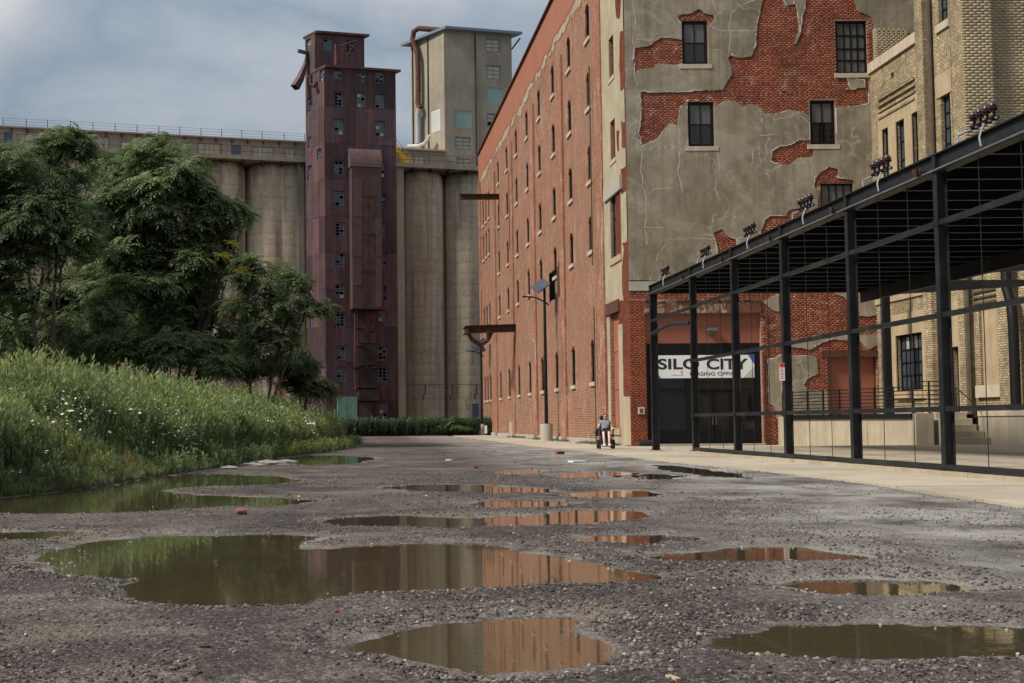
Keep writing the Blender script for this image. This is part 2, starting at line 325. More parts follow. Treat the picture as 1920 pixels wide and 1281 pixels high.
MT['white'] = flat('white_sheet', (.72, .73, .75), .5, var=.03)
MT['blueprint'] = flat('blue_print', (.03, .11, .42), .5)
MT['ink'] = flat('black_ink', (.02, .022, .024), .6)
MT['redink'] = flat('red_ink', (.55, .05, .04), .5)
MT['greyink'] = flat('grey_ink', (.28, .28, .29), .6)
MT['yellow'] = flat('yellow_paint', (.55, .36, .03), .55)
MT['solar'] = glassmat('solar_cell', (.03, .035, .06), .12)
MT['bark'] = worn('bark', (.055, .045, .035), (.11, .09, .07), 5, .95, bmp=.4)
MT['rubber'] = flat('rubber', (.012, .012, .012), .8)
MT['rockm'] = worn('pale_rock', (.19, .17, .145), (.33, .3, .255), 6, .95, bmp=.5)
def silomat():
    m, t, b = base_mat('silo_concrete'); v = coords(t)
    n = noise(t, vscale(t, v, (1, 1, .8)), .45, 9, .66, .5); col = ramp(t, n, [(.28, (.39, .325, .24)), (.5, (.50, .42, .315)), (.72, (.58, .49, .375))])
    s = noise(t, vscale(t, v, (1.2, 1.2, .045)), 1.0, 7, .62, .3); col = mixc(t, mth(t, 'MULTIPLY', ramp(t, s, [(.48, BW(0)), (.62, BW(1))]), .65), col, (.17, .155, .135))
    s = noise(t, vscale(t, v, (.5, .5, .03)), 1.3, 5, .6, .1); col = mixc(t, mth(t, 'MULTIPLY', ramp(t, s, [(.55, BW(0)), (.66, BW(1))]), .7), col, (.45, .26, .13))
    wv = N(t, 'ShaderNodeTexWave', wave_type='BANDS', bands_direction='Z'); wv.inputs['Scale'].default_value = .26; wv.inputs['Distortion'].default_value = .6; wv.inputs['Detail'].default_value = 3; t.links.new(v, wv.inputs[0])
    col = mixc(t, .5, col, ramp(t, wv.outputs[1], [(0, BW(.72)), (.08, BW(1)), (1, BW(1))]), 'MULTIPLY')
    f = noise(t, v, 3.2, 7, .7); col = mixc(t, .5, col, ramp(t, f, [(.3, BW(.65)), (.7, BW(1.3))]), 'MULTIPLY')
    sz = N(t, 'ShaderNodeSeparateXYZ'); t.links.new(v, sz.inputs[0]); deck_shade = mth(t, 'ADD', mth(t, 'MULTIPLY', sz.outputs[2], .25), mth(t, 'MULTIPLY', noise(t, vscale(t, v, (1, 1, .3)), .7, 5, .6), 2.4)); col = mixc(t, mth(t, 'MULTIPLY', ramp(t, mth(t, 'DIVIDE', deck_shade, 10.), [(.76, BW(0)), (.85, BW(1))]), .75), col, (.07, .066, .06))  # dark band by height paints the deck's shadow over sooty silo tops
    t.links.new(col, b.inputs['Base Color']); b.inputs['Roughness'].default_value = .95; b.inputs['Specular IOR Level'].default_value = .15
    bump(t, b, mth(t, 'ADD', f, wv.outputs[1]), .25, .05); return m
MT['silo'] = silomat(); MT['silo_gap_shade'] = worn('silo_gap_shade', (.06, .06, .055), (.11, .105, .09), .5, .95)  # gap tone is darkened to paint the shade between silos
def leafmat(name, dark, light, tip=None, trans=.25, rough=.55):
    m, t, b = base_mat(name); a = N(t, 'ShaderNodeAttribute', attribute_name='rnd').outputs['Fac']; ti = N(t, 'ShaderNodeAttribute', attribute_name='tip').outputs['Fac']; oi = N(t, 'ShaderNodeObjectInfo').outputs['Random']
    r = mth(t, 'FRACT', mth(t, 'ADD', a, oi)); col = mixc(t, r, dark, light)
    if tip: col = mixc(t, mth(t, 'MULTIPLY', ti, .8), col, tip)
    ge = N(t, 'ShaderNodeNewGeometry').outputs['Position']; col = mixc(t, .6, col, ramp(t, noise(t, ge, .35, 5, .6), [(.3, BW(.6)), (.7, BW(1.35))]), 'MULTIPLY')
    t.links.new(col, b.inputs['Base Color']); b.inputs['Roughness'].default_value = rough; b.inputs['Specular IOR Level'].default_value = .25
    tr = N(t, 'ShaderNodeBsdfTranslucent'); t.links.new(col, tr.inputs[0]); mix = N(t, 'ShaderNodeMixShader'); mix.inputs[0].default_value = trans
    t.links.new(b.outputs[0], mix.inputs[1]); t.links.new(tr.outputs[0], mix.inputs[2]); t.links.new(mix.outputs[0], t.nodes['Material Output'].inputs[0]); return m
MT['leaf'] = leafmat('tree_leaf', (.075, .115, .055), (.215, .275, .125), trans=.42)
MT['leaf_yellow'] = leafmat('yellow_leaf', (.2, .2, .03), (.3, .27, .04), trans=.3)
MT['weed'] = leafmat('weed_leaf', (.085, .13, .062), (.13, .185, .08), tip=(.25, .31, .11), trans=.4)  # lighter tip colour paints sunlit tops onto the weeds
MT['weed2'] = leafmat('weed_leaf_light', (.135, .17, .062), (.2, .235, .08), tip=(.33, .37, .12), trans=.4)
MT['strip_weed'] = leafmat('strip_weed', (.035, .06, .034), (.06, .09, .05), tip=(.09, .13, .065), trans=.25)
MT['bushleaf'] = leafmat('bush_leaf', (.045, .085, .025), (.085, .145, .04), trans=.25)
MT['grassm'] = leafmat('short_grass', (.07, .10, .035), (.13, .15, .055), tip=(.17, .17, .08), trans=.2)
MT['drygrass'] = leafmat('dry_grass', (.17, .10, .03), (.26, .17, .05), trans=.2)
MT['petal'] = flat('petal', (.62, .62, .52), .8, var=.05)
MT['petal_yellow'] = flat('yellow_petal', (.45, .4, .12), .8, var=.1)

# ---------------------------------------------------------------- generic wall tools
def wall_grid(mb, f, a0, b0, a1, b1, holes=(), depth=.25, back=False):
    """a wall face with rectangular openings and their reveals"""
    us = sorted({a0, a1, *[h[0] for h in holes], *[h[2] for h in holes]}); vv = sorted({b0, b1, *[h[1] for h in holes], *[h[3] for h in holes]})
    us = [u for u in us if a0 <= u <= a1]; vv = [v for v in vv if b0 <= v <= b1]
    for i in range(len(us)-1):
        run = None
        cu = (us[i]+us[i+1])/2
        hh = [h for h in holes if h[0] < cu < h[2]]
        for j in range(len(vv)-1):
            cv = (vv[j]+vv[j+1])/2; inside = any(h[1] < cv < h[3] for h in hh)
            if not inside and run is None: run = vv[j]
            if inside and run is not None: mb.quad(*face(f, us[i], run, us[i+1], vv[j])); run = None
        if run is not None: mb.quad(*face(f, us[i], run, us[i+1], vv[-1]))
    for h in holes:
        x0, y0, x1, y1 = h[:4]; d = -depth
        for P in ([(x0, y0, 0), (x0, y1, 0), (x0, y1, d), (x0, y0, d)], [(x1, y0, 0), (x1, y0, d), (x1, y1, d), (x1, y1, 0)], [(x0, y0, 0), (x0, y0, d), (x1, y0, d), (x1, y0, 0)], [(x0, y1, 0), (x1, y1, 0), (x1, y1, d), (x0, y1, d)]):
            q = [f.p(*c) for c in P]; mb.quad(*(q[::-1] if f.flip else q))
def face(f, a0, b0, a1, b1, c=0.):
    P = [f.p(a0, b0, c), f.p(a1, b0, c), f.p(a1, b1, c), f.p(a0, b1, c)]
    return P[::-1] if f.flip else P
def window(parent, f, rect, nx=2, ny=2, depth=.16, border=.07, munt=.035, fm='frame', pm='glass', sill=None, thick=.06, split=True, bars=None, skip=(), mixp=None, name='window'):
    """frame (part) with panes and sill as sub-parts, set back in its opening"""
    a0, b0, a1, b1 = rect; mb = MB(); c0, c1 = -depth, -depth+thick
    mb.fbox(f, a0, b0, c0, a0+border, b1, c1); mb.fbox(f, a1-border, b0, c0, a1, b1, c1)
    mb.fbox(f, a0+border, b0, c0, a1-border, b0+border, c1); mb.fbox(f, a0+border, b1-border, c0, a1-border, b1, c1)
    ia0, ia1, ib0, ib1 = a0+border, a1-border, b0+border, b1-border
    xs = [ia0+(ia1-ia0)*i/nx for i in range(nx+1)]; ys = bars or [ib0+(ib1-ib0)*i/ny for i in range(ny+1)]
    for x in xs[1:-1]: mb.fbox(f, x-munt/2, ib0, c0+.01, x+munt/2, ib1, c1-.01)
    for y in ys[1:-1]: mb.fbox(f, ia0, y-munt/2-.003, c0+.014, ia1, y+munt/2+.003, c1-.006)
    w_ = mb.build(name, MT[fm], parent)
    cells = [(i, j) for i in range(nx) for j in range(len(ys)-1) if (i, j) not in skip]
    if split:
        for (i, j) in cells:
            m_ = MT[mixp(i, j)] if mixp else MT[pm]
            p = MB(); t_ = random.uniform(-.004, .004); p.fbox(f, xs[i], ys[j], c0+.012+t_, xs[i+1], ys[j+1], c0+.02+t_); p.build('pane', m_, w_)
    elif cells:
        by = {}
        for (i, j) in cells: by.setdefault(mixp(i, j) if mixp else pm, []).append((i, j))
        for k, cs in by.items():
            p = MB()
            for (i, j) in cs: p.fbox(f, xs[i], ys[j], c0+.012, xs[i+1], ys[j+1], c0+.02)
            p.build('pane', MT[k], w_)
    if sill:
        s = MB(); s.fbox(f, a0-sill[0], b0-sill[1], -.05, a1+sill[0], b0, sill[2]); s.build('sill', MT[sill[3] if len(sill) > 3 else 'stone'], w_)
    return w_
def sdf_poly(P, X, Y):
    """signed distance to polygon (negative inside)"""
    P = np.asarray(P, float); d = np.full(X.shape, 1e9); ins = np.zeros(X.shape, bool); n = len(P)
    for i in range(n):
        ax, ay = P[i]; bx, by = P[(i+1) % n]; ex, ey = bx-ax, by-ay; wx, wy = X-ax, Y-ay
        t = np.clip((wx*ex+wy*ey)/(ex*ex+ey*ey+1e-12), 0, 1); d = np.minimum(d, (wx-ex*t)**2+(wy-ey*t)**2)
        c = (ay > Y) != (by > Y); xx = ex*(Y-ay)/(ey if abs(ey) > 1e-12 else 1e-12)+ax; ins ^= c & (X < xx)
    d = np.sqrt(d); return np.where(ins, -d, d)
def vnoise(X, Y, seed=0, octaves=4, rough=.5):
    """smooth value noise"""
    out = np.zeros(np.shape(X)); amp = 1.; tot = 0.
    for o in range(octaves):
        r = np.random.default_rng(seed*31+o).random((64, 64)); x = np.asarray(X)*2**o+o*17.3; y = np.asarray(Y)*2**o+o*9.1
        xi = np.floor(x).astype(int); yi = np.floor(y).astype(int); fx = x-xi; fy = y-yi; fx = fx*fx*(3-2*fx); fy = fy*fy*(3-2*fy)
        g = lambda i, j: r[i % 64, j % 64]
        out += amp*((g(xi, yi)*(1-fx)+g(xi+1, yi)*fx)*(1-fy)+(g(xi, yi+1)*(1-fx)+g(xi+1, yi+1)*fx)*fy); tot += amp; amp *= rough
    return out/tot
def sstep(a, b, x): t = np.clip((x-a)/(b-a), 0, 1); return t*t*(3-2*t)
def layer(name, mat, parent, f, a0, b0, a1, b1, F, cell=.06, thick=.03, kind=None, base=.004):
    """a coat on a wall: wherever F(a,b) < 0, with ragged broken edges and real thickness"""
    na = int((a1-a0)/cell); nb = int((b1-b0)/cell); A = np.linspace(a0, a1, na+1); B = np.linspace(b0, b1, nb+1); AA, BB = np.meshgrid(A, B, indexing='ij'); V = F(AA, BB)
    inn = V < 0; full = inn[:-1, :-1] & inn[1:, :-1] & inn[:-1, 1:] & inn[1:, 1:]; anyi = inn[:-1, :-1] | inn[1:, :-1] | inn[:-1, 1:] | inn[1:, 1:]
    mb = MB(); th = thick
    for i in range(na):
        j = 0
        while j < nb:
            if full[i, j]:
                k = j
                while k < nb and full[i, k]: k += 1
                mb.quad(*face(f, A[i], B[j], A[i+1], B[k], th)); j = k
            else: j += 1
    lo = base if base else 0
    for i, j in np.argwhere(anyi & ~full):
        cs = [(i, j), (i+1, j), (i+1, j+1), (i, j+1)]; poly = []; cut = []
        for q in range(4):
            p0, p1 = cs[q], cs[(q+1) % 4]; v0, v1 = V[p0], V[p1]
            if v0 < 0: poly.append((A[p0[0]], B[p0[1]]))
            if (v0 < 0) != (v1 < 0):
                t = v0/(v0-v1); c = (A[p0[0]]+(A[p1[0]]-A[p0[0]])*t, B[p0[1]]+(B[p1[1]]-B[p0[1]])*t); poly.append(c); cut.append(c)
        if len(poly) >= 3:
            P = [f.p(x, y, th) for x, y in poly]; mb.quad(*(P[::-1] if f.flip else P))
        if len(cut) == 2: mb.quad(f.p(*cut[0], th), f.p(*cut[1], th), f.p(*cut[1], lo-.03), f.p(*cut[0], lo-.03))
    return mb.build(name, mat, parent, kind)
_BF = np.array([(0, 1, 2, 3), (0, 4, 5, 1), (1, 5, 6, 2), (2, 6, 7, 3), (3, 7, 4, 0)])
def brick_field(parent, f, a0, b0, a1, b1, keep, mat, L=.21, Hh=.064, jt=.016, proud=.009, n_single=0, single=None, header=6, vj=.006):
    """running-bond bricks as real blocks; those in single(a,b) up to n_single are objects, the rest one joined part"""
    rows = int((b1-b0)/(Hh+jt)); C = []
    for r in range(rows):
        hd = header and r % header == header-1; l = (L-jt)/2 if hd else L; off = (l+vj)*(.5 if r % 2 else 0); n = int((a1-a0)/(l+vj))+2
        for k in range(n):
            x0 = a0+off+(k-1)*(l+vj); x1 = x0+l; x0 = max(x0, a0); x1 = min(x1, a1)
            if x1-x0 > .04: C.append((x0, x1, b0+r*(Hh+jt)+jt/2, b0+r*(Hh+jt)+jt/2+Hh))
    C = np.array(C); am = (C[:, 0]+C[:, 1])/2; bm_ = (C[:, 2]+C[:, 3])/2; k = keep(am, bm_); C = C[k]; am = am[k]; bm_ = bm_[k]
    if n_single:
        s = np.argwhere(single(am, bm_)).ravel() if single else np.arange(len(C)); s = s[:n_single]
        meshes = {}; inv = np.array(world_loc(parent))
        for i in s:
            x0, x1, y0, y1 = C[i]; wd = round(x1-x0, 2)
            if wd not in meshes:
                h = wd/2; v = [f.u*sx*h+f.v*sy*Hh/2+f.n*cz for (sx, sy, cz) in ((-1, -1, .0), (1, -1, .0), (1, 1, .0), (-1, 1, .0), (-1, -1, -.03), (1, -1, -.03), (1, 1, -.03), (-1, 1, -.03))]
                meshes[wd] = np_mesh('brick', v, _BF if not f.flip else _BF[:, ::-1]); meshes[wd].materials.append(mat)
            o = bpy.data.objects.new('brick', meshes[wd]); COL.objects.link(o); o.parent = parent
            o.location = f.p(am[i], bm_[i], proud+rng.uniform(-.002, .002))-inv
        m = np.ones(len(C), bool); m[s] = False; C = C[m]
    if not len(C): return
    n = len(C); pr = proud+rng.uniform(-.0025, .0025, n); jit = rng.uniform(-.003, .003, (n, 2))
    V = np.zeros((n, 8, 3))
    for q, (i, j, fr_) in enumerate(((0, 2, 1), (1, 2, 1), (1, 3, 1), (0, 3, 1), (0, 2, 0), (1, 2, 0), (1, 3, 0), (0, 3, 0))):
        c = pr if fr_ else np.full(n, -.03)
        V[:, q] = f.o+np.outer(C[:, i]+jit[:, 0], f.u)+np.outer(C[:, j]+jit[:, 1], f.v)+np.outer(c, f.n)
    Fq = (np.arange(n)[:, None, None]*8+(_BF if not f.flip else _BF[:, ::-1])[None]).reshape(-1, 4)
    me = np_mesh('brickwork', V.reshape(-1, 3), Fq, {'rnd': np.repeat(rng.random(n), 8)}); return link('brickwork', me, mat, parent, 'stuff')

# ---------------------------------------------------------------- ground, puddles
def gbase(x, y): return -.1*sstep(38., 56., y)
PUD = [
 [(75,1045),(110,1030),(190,1012),(300,1003),(420,1000),(540,1000),(580,1006),(560,1016),(545,1022),(560,1031),(620,1028),(700,1022),(800,1018),(880,1019),(940,1022),(990,1035),(1040,1047),(1120,1062),(1220,1080),(1180,1088),(1080,1092),(900,1098),(760,1106),(640,1115),(540,1127),(430,1132),(330,1129),(270,1118),(275,1100),(265,1085),(200,1080),(130,1072),(90,1060)],
 [(672,1220),(720,1200),(800,1180),(870,1170),(950,1163),(1060,1163),(1075,1185),(1120,1200),(1165,1220),(1150,1238),(1100,1255),(1020,1264),(940,1264),(860,1262),(800,1245),(700,1228)],
 [(1330,1208),(1390,1188),(1480,1170),(1600,1168),(1760,1172),(1920,1176),(2060,1180),(2060,1225),(1920,1232),(1800,1238),(1650,1240),(1500,1234),(1380,1222)],
 [(1455,1095),(1500,1090),(1640,1089),(1760,1092),(1815,1105),(1770,1110),(1640,1113),(1540,1110)],
 [(1215,1046),(1290,1035),(1400,1025),(1490,1023),(1560,1035),(1620,1046),(1540,1051),(1380,1053),(1260,1053)],
 [(1080,1010),(1140,1004),(1240,1003),(1290,1008),(1260,1016),(1180,1019),(1110,1017)],
 [(615,977),(660,970),(760,967),(860,972),(960,970),(1040,962),(1060,957),(1140,957),(1200,960),(1195,970),(1120,978),(1000,985),(860,988),(720,987),(640,985)],
 [(870,946),(930,939),(1030,940),(1055,945),(1010,951),(930,952)],
 [(720,915),(780,909),(860,908),(950,913),(1035,917),(1030,923),(930,924),(800,921)],
 [(1055,928),(1120,921),(1200,921),(1228,927),(1180,933),(1090,933)],
 [(930,886),(1000,880),(1015,885),(970,890)],
 [(1030,890),(1130,884),(1205,887),(1150,895),(1060,896)],
 [(1185,893),(1230,889),(1285,893),(1250,898),(1205,898)],
 [(1222,872),(1260,873),(1390,889),(1405,897),(1330,892),(1240,880)],
 [(-90,945),(0,935),(100,925),(190,915),(300,893),(420,889),(520,893),(560,903),(480,909),(400,911),(330,914),(300,920),(330,926),(400,930),(500,933),(585,938),(540,946),(430,950),(300,957),(150,963),(0,962),(-90,961)],
 [(530,860),(580,854),(640,854),(695,858),(700,862),(660,869),(590,873),(540,870)],
 [(-90,1004),(-60,1001),(0,998),(80,995),(140,996),(110,1004),(40,1010),(-60,1014)]]
def lev(Y): return -.032+.024*sstep(5.8, 13., Y)      # how far the water stands below the yard
PUDW = [[tuple(onZ(x, y, float(lev(onZ(x, y, -.02)[1])))[:2]) for x, y in p] for p in PUD]
def pud_sd(X, Y):
    d = np.full(X.shape, 5.)
    for p in PUDW:
        P = np.array(p); mn = P.min(0)-2.2; mxx = P.max(0)+2.2; k = (X > mn[0]) & (X < mxx[0]) & (Y > mn[1]) & (Y < mxx[1])
        if k.any():
            s = sdf_poly(p, X[k], Y[k]); d[k] = np.minimum(d[k], s)
    return d
def gheight(X, Y):
    sd_ = pud_sd(X, Y); sc = np.clip(Y/10, .5, 3)       # farther puddles are seen at a finer angle: gentler rims near, broader far
    sn = sd_+(vnoise(X*2.2, Y*1.6, 3, 5, .68)-.5)*.42*sc**.3-.10*(.35+.65*sstep(5., 8., Y))
    h = gbase(X, Y)
    rough = (vnoise(X*.35, Y*.3, 5, 3)-.5)*.07+(vnoise(X*1.7, Y*1.5, 6, 4, .6)-.5)*.045+(vnoise(X*9, Y*9, 7, 3, .6)-.5)*.018
    lv = lev(Y); near = sstep(22, 10, Y)*.75+.25
    out = np.where(sn > 0, np.maximum(rough*near, lv*.5)*sstep(0, .5, sn)+lv*(1-sstep(0, .35, sn))+.014*near*np.exp(-((sn-.3)/.2)**2), lv-.05*sstep(0, .35, -sn))
    far = sstep(60, 90, np.abs(Y)+np.abs(X)*.2)
    return h+out*(1-far), sn
def curbx(Y):
    """x of the gravel / walk boundary"""
    return np.interp(Y, CURB[:, 1], CURB[:, 0])
CURB = np.array([onZ(x, y)[:2] for x, y in ((2150, 985), (1920, 951), (1780, 930), (1640, 908), (1440, 884), (1290, 870), (1150, 853), (1050, 839), (960, 828), (905, 821))])
CURB = CURB[np.argsort(CURB[:, 1])]
def build_ground():
    ys = [-60., -20., -6., -1., 1.5, 3.2]; y = 3.9
    while y < 130: ys.append(y); y += max(.035, .00058*y*y*1.2)
    ys += [150, 200, 300, 600, 1500, 6000]; ys = np.array(ys)
    us = np.concatenate([[-400, -60, -10, -3, -1.5, -.8, -.5], np.linspace(-.38, .68, 560), [.8, 1.2, 2, 4, 10, 60, 400]])
    ye = np.maximum(np.abs(ys), 3.5); Y, Uu = np.meshgrid(ys, us, indexing='ij'); X = Uu*ye[:, None]
    Z, sn = gheight(X, Y)
    cx = curbx(Y); Z = np.where((X > cx-.05), np.minimum(Z, gbase(X, Y)-.05), Z)
    nr, nc = X.shape; idx = np.arange(nr*nc).reshape(nr, nc)
    Fq = np.stack([idx[:-1, :-1], idx[:-1, 1:], idx[1:, 1:], idx[1:, :-1]], -1).reshape(-1, 4)
    me = np_mesh('ground', np.stack([X, Y, Z], -1).reshape(-1, 3), Fq, {'rim': np.clip(sn, -1, 3).ravel(), 'near_walk': np.clip(cx-X, -3, 6).ravel()}, smooth=True)
    m, t, b = base_mat('gravel'); v = coords(t)
    big = noise(t, v, .45, 8, .62, .5); col = ramp(t, big, [(.3, (.052, .042, .039)), (.48, (.088, .072, .066)), (.58, (.125, .103, .092)), (.75, (.2, .165, .14))])
    vo = N(t, 'ShaderNodeTexVoronoi'); vo.inputs['Scale'].default_value = 46; t.links.new(v, vo.inputs['Vector']); sep = N(t, 'ShaderNodeSeparateColor'); t.links.new(vo.outputs['Color'], sep.inputs[0])
    col = mixc(t, .9, col, ramp(t, sep.outputs[0], [(0, BW(.42)), (.55, BW(.9)), (.85, BW(1.3)), (1, BW(2.3))]), 'MULTIPLY')
    rim = N(t, 'ShaderNodeAttribute', attribute_name='rim').outputs['Fac']; br = mth(t, 'MULTIPLY', ramp(t, mth(t, 'ADD', rim, 0.), [(0, BW(1)), (.09, BW(.8)), (.26, BW(0))]), ramp(t, noise(t, v, 3, 6, .7), [(.4, BW(0)), (.62, BW(1))]))
    col = mixc(t, mth(t, 'MULTIPLY', br, .62), col, (.30, .275, .245))
    nw = N(t, 'ShaderNodeAttribute', attribute_name='near_walk').outputs['Fac']; dust = mth(t, 'MULTIPLY', ramp(t, mth(t, 'DIVIDE', nw, 6.), [(0, BW(1)), (.35, BW(.85)), (.85, BW(0))]), ramp(t, noise(t, v, .6, 7, .66), [(.36, BW(0)), (.6, BW(1))]))
    col = mixc(t, mth(t, 'MULTIPLY', dust, .95), col, (.42, .40, .37))
    p = noise(t, vscale(t, v, (1, .6, 1)), 1.4, 8, .7, .6); col = mixc(t, mth(t, 'MULTIPLY', ramp(t, p, [(.5, BW(0)), (.64, BW(1))]), .7), col, (.045, .036, .032))
    p2 = noise(t, vscale(t, v, (.6, 1, 1)), .9, 8, .7, .9); col = mixc(t, mth(t, 'MULTIPLY', ramp(t, p2, [(.52, BW(0)), (.64, BW(1))]), .6), col, (.235, .185, .14))
    p3 = noise(t, vscale(t, v, (.5, 1.3, 1)), 2.2, 9, .72, .5); col = mixc(t, mth(t, 'MULTIPLY', ramp(t, p3, [(.6, BW(0)), (.68, BW(1))]), .45), col, (.28, .26, .235))
    t.links.new(col, b.inputs['Base Color']); b.inputs['Roughness'].default_value = .92; b.inputs['Specular IOR Level'].default_value = .25
    hh = mth(t, 'ADD', mth(t, 'MULTIPLY', vo.outputs['Distance'], -1.), noise(t, v, 120, 3)); bump(t, b, hh, .9, .02)
    return link('ground', me, m, None, 'structure')
ground = build_ground()
def water_mat():
    m, t, b = base_mat('muddy_water'); v = coords(t); n = noise(t, v, .7, 4)
    t.links.new(ramp(t, n, [(.3, (.056, .044, .022)), (.7, (.08, .062, .032))]), b.inputs['Base Color']); b.inputs['Roughness'].default_value = .025; b.inputs['IOR'].default_value = 1.5; b.inputs['Coat Weight'].default_value = .55; b.inputs['Coat Roughness'].default_value = .02; b.inputs['Coat IOR'].default_value = 1.5
    r = noise(t, vscale(t, v, (1., 2.2, 1)), 7, 3, .55); bump(t, b, r, .045, .02); return m
MT['water'] = water_mat()
PNAMES = ['water_puddle']
for i, p in enumerate(PUDW):
    P = np.array(p); c = P.mean(0); Pn = []
    for k in range(len(P)):
        a, b_, c_ = P[k-1], P[k], P[(k+1) % len(P)]; tn = c_-a; nrm = np.array([tn[1], -tn[0]])/(np.linalg.norm(tn)+1e-9)
        Pn.append(b_)
    # a generous sheet just below the surrounding gravel: the shoreline is where the uneven ground cuts it
    area = sum(P[k-1][0]*P[k][1]-P[k][0]*P[k-1][1] for k in range(len(P))); sgn = 1 if area > 0 else -1; E = []
    for k in range(len(P)):
        tn = P[(k+1) % len(P)]-P[k-1]; E.append(P[k]+sgn*np.array([tn[1], -tn[0]])/(np.linalg.norm(tn)+1e-9)*.36)
    tri = tessellate_polygon([[Vector((e[0], e[1], 0)) for e in E]]); zw = float(lev(c[1]))-.003+float(gbase(0, c[1]))
    me = bpy.data.meshes.new('puddle'); me.from_pydata([(e[0], e[1], zw) for e in E], [], [tuple(q) for q in tri]); me.update(); link('puddle_water', me, MT['water'], None, 'structure')

# walk and plaza slabs
def slabs():
    yard = bpy.data.objects.new('pavement', None); COL.objects.link(yard); yard['kind'] = 'structure'
    mb = MB()
    # bed under the slabs
    Ys = [11, 14, 18, 22, 26, 30, 34, 38, 42, 46, 50, 54, 60, 70, 80, 90, 112]
    for a, b in zip(Ys[:-1], Ys[1:]):
        x0, x1 = float(curbx(a)), float(curbx(b)); za, zb = float(gbase(0, a)), float(gbase(0, b))
        mb.hexa([(x0+.05, a, za-.3), (32, a, za-.3), (32, b, zb-.3), (x1+.05, b, zb-.3), (x0+.05, a, za-.012), (32, a, za-.012), (32, b, zb-.012), (x1+.05, b, zb-.012)])
    mb.build('bed', MT['base_concrete'], yard)
    y = 11.5
    while y < 111:
        d = 3.0 if y < 60 else 5.; y1 = y+d; x0, x1 = float(curbx(y)), float(curbx(y1)); xe = 10.42 if y < 40 else 12.0
        if y >= 40: xe = 12.1 if y > 51.5 else 24
        nx = max(1, int((xe-(x0+x1)/2)/2.4))
        for k in range(nx):
            l0 = x0+(xe-x0)*k/nx; l1 = x0+(xe-x0)*(k+1)/nx; r0_ = x1+(xe-x1)*k/nx; r1 = x1+(xe-x1)*(k+1)/nx
            if xe > 20 and l0 > 14 and y > 39: pass
            za, zb = float(gbase(0, y)), float(gbase(0, y1)); dz = random.uniform(-.004, .006); g = .008
            P = [(l0+g, y+g, za-.1), (l1-g, y+g, za-.1), (r1-g, y1-g, zb-.1), (r0_+g, y1-g, zb-.1), (l0+g, y+g, za+.02+dz), (l1-g, y+g, za+.02+dz), (r1-g, y1-g, zb+.02+dz), (r0_+g, y1-g, zb+.02+dz)]
            s = MB(); s.hexa(P); s.build('slab', MT['concrete_walk'], yard)
        y = y1
    # plaza inside the steel frame, one step higher
    for iy in range(7):
        for ix in range(3):
            a = 16+iy*3.45; c = 10.75+ix*4.3; s = MB(); s.box(c+.006, a+.006, -.1, c+4.3-.006, a+3.45-.006, .14+random.uniform(-.004, .004)); s.build('slab', MT['concrete_walk'], yard)
    k = MB()
    for iy in range(9):
        k.box(10.38, 12+iy*2.6+.008, -.1, 10.735, 12+(iy+1)*2.6-.008, .10+random.uniform(-.004, .004))
    k.build('kerb', MT['concrete_wall'], yard)
    return yard
slabs()

# ---------------------------------------------------------------- scattering
def scatter(name, pts, rot, scl, meshes, kind='stuff'):
    """one object: its points carry copies of the given small meshes"""
    n = len(pts); me = bpy.data.meshes.new(name); me.vertices.add(n); me.vertices.foreach_set('co', np.asarray(pts, np.float32).ravel())
    a = me.attributes.new('rot', 'FLOAT_VECTOR', 'POINT'); a.data.foreach_set('vector', np.asarray(rot, np.float32).ravel())
    scl = np.asarray(scl, np.float32); scl = np.repeat(scl[:, None], 3, 1) if scl.ndim == 1 else scl
    a = me.attributes.new('scl', 'FLOAT_VECTOR', 'POINT'); a.data.foreach_set('vector', scl.ravel())
    a = me.attributes.new('idx', 'INT', 'POINT'); a.data.foreach_set('value', rng.integers(0, len(meshes), n).astype(np.int32))
    o = bpy.data.objects.new(name, me); COL.objects.link(o); o['kind'] = kind
    src = bpy.data.collections.new(name+'_source')
    for i, m in enumerate(meshes): q = bpy.data.objects.new('%s_source' % name, m); src.objects.link(q)
    g = bpy.data.node_groups.new(name, 'GeometryNodeTree'); g.interface.new_socket('Geometry', in_out='INPUT', socket_type='NodeSocketGeometry'); g.interface.new_socket('Geometry', in_out='OUTPUT', socket_type='NodeSocketGeometry')
    gi = g.nodes.new('NodeGroupInput'); go = g.nodes.new('NodeGroupOutput'); ip = g.nodes.new('GeometryNodeInstanceOnPoints'); ci = g.nodes.new('GeometryNodeCollectionInfo')
    ci.inputs[0].default_value = src; ci.inputs['Separate Children'].default_value = True; ci.inputs['Reset Children'].default_value = True
    ip.inputs['Pick Instance'].default_value = True
    def na(nm, typ): k = g.nodes.new('GeometryNodeInputNamedAttribute'); k.data_type = typ; k.inputs['Name'].default_value = nm; return k.outputs['Attribute']
    L = g.links.new
    m2p = g.nodes.new('GeometryNodeMeshToPoints'); L(gi.outputs[0], m2p.inputs[0]); L(m2p.outputs[0], ip.inputs['Points']); L(ci.outputs[0], ip.inputs['Instance'])
    L(na('idx', 'INT'), ip.inputs['Instance Index']); L(na('rot', 'FLOAT_VECTOR'), ip.inputs['Rotation']); L(na('scl', 'FLOAT_VECTOR'), ip.inputs['Scale'])
    L(ip.outputs[0], go.inputs[0]); md = o.modifiers.new('scatter', 'NODES'); md.node_group = g; return o
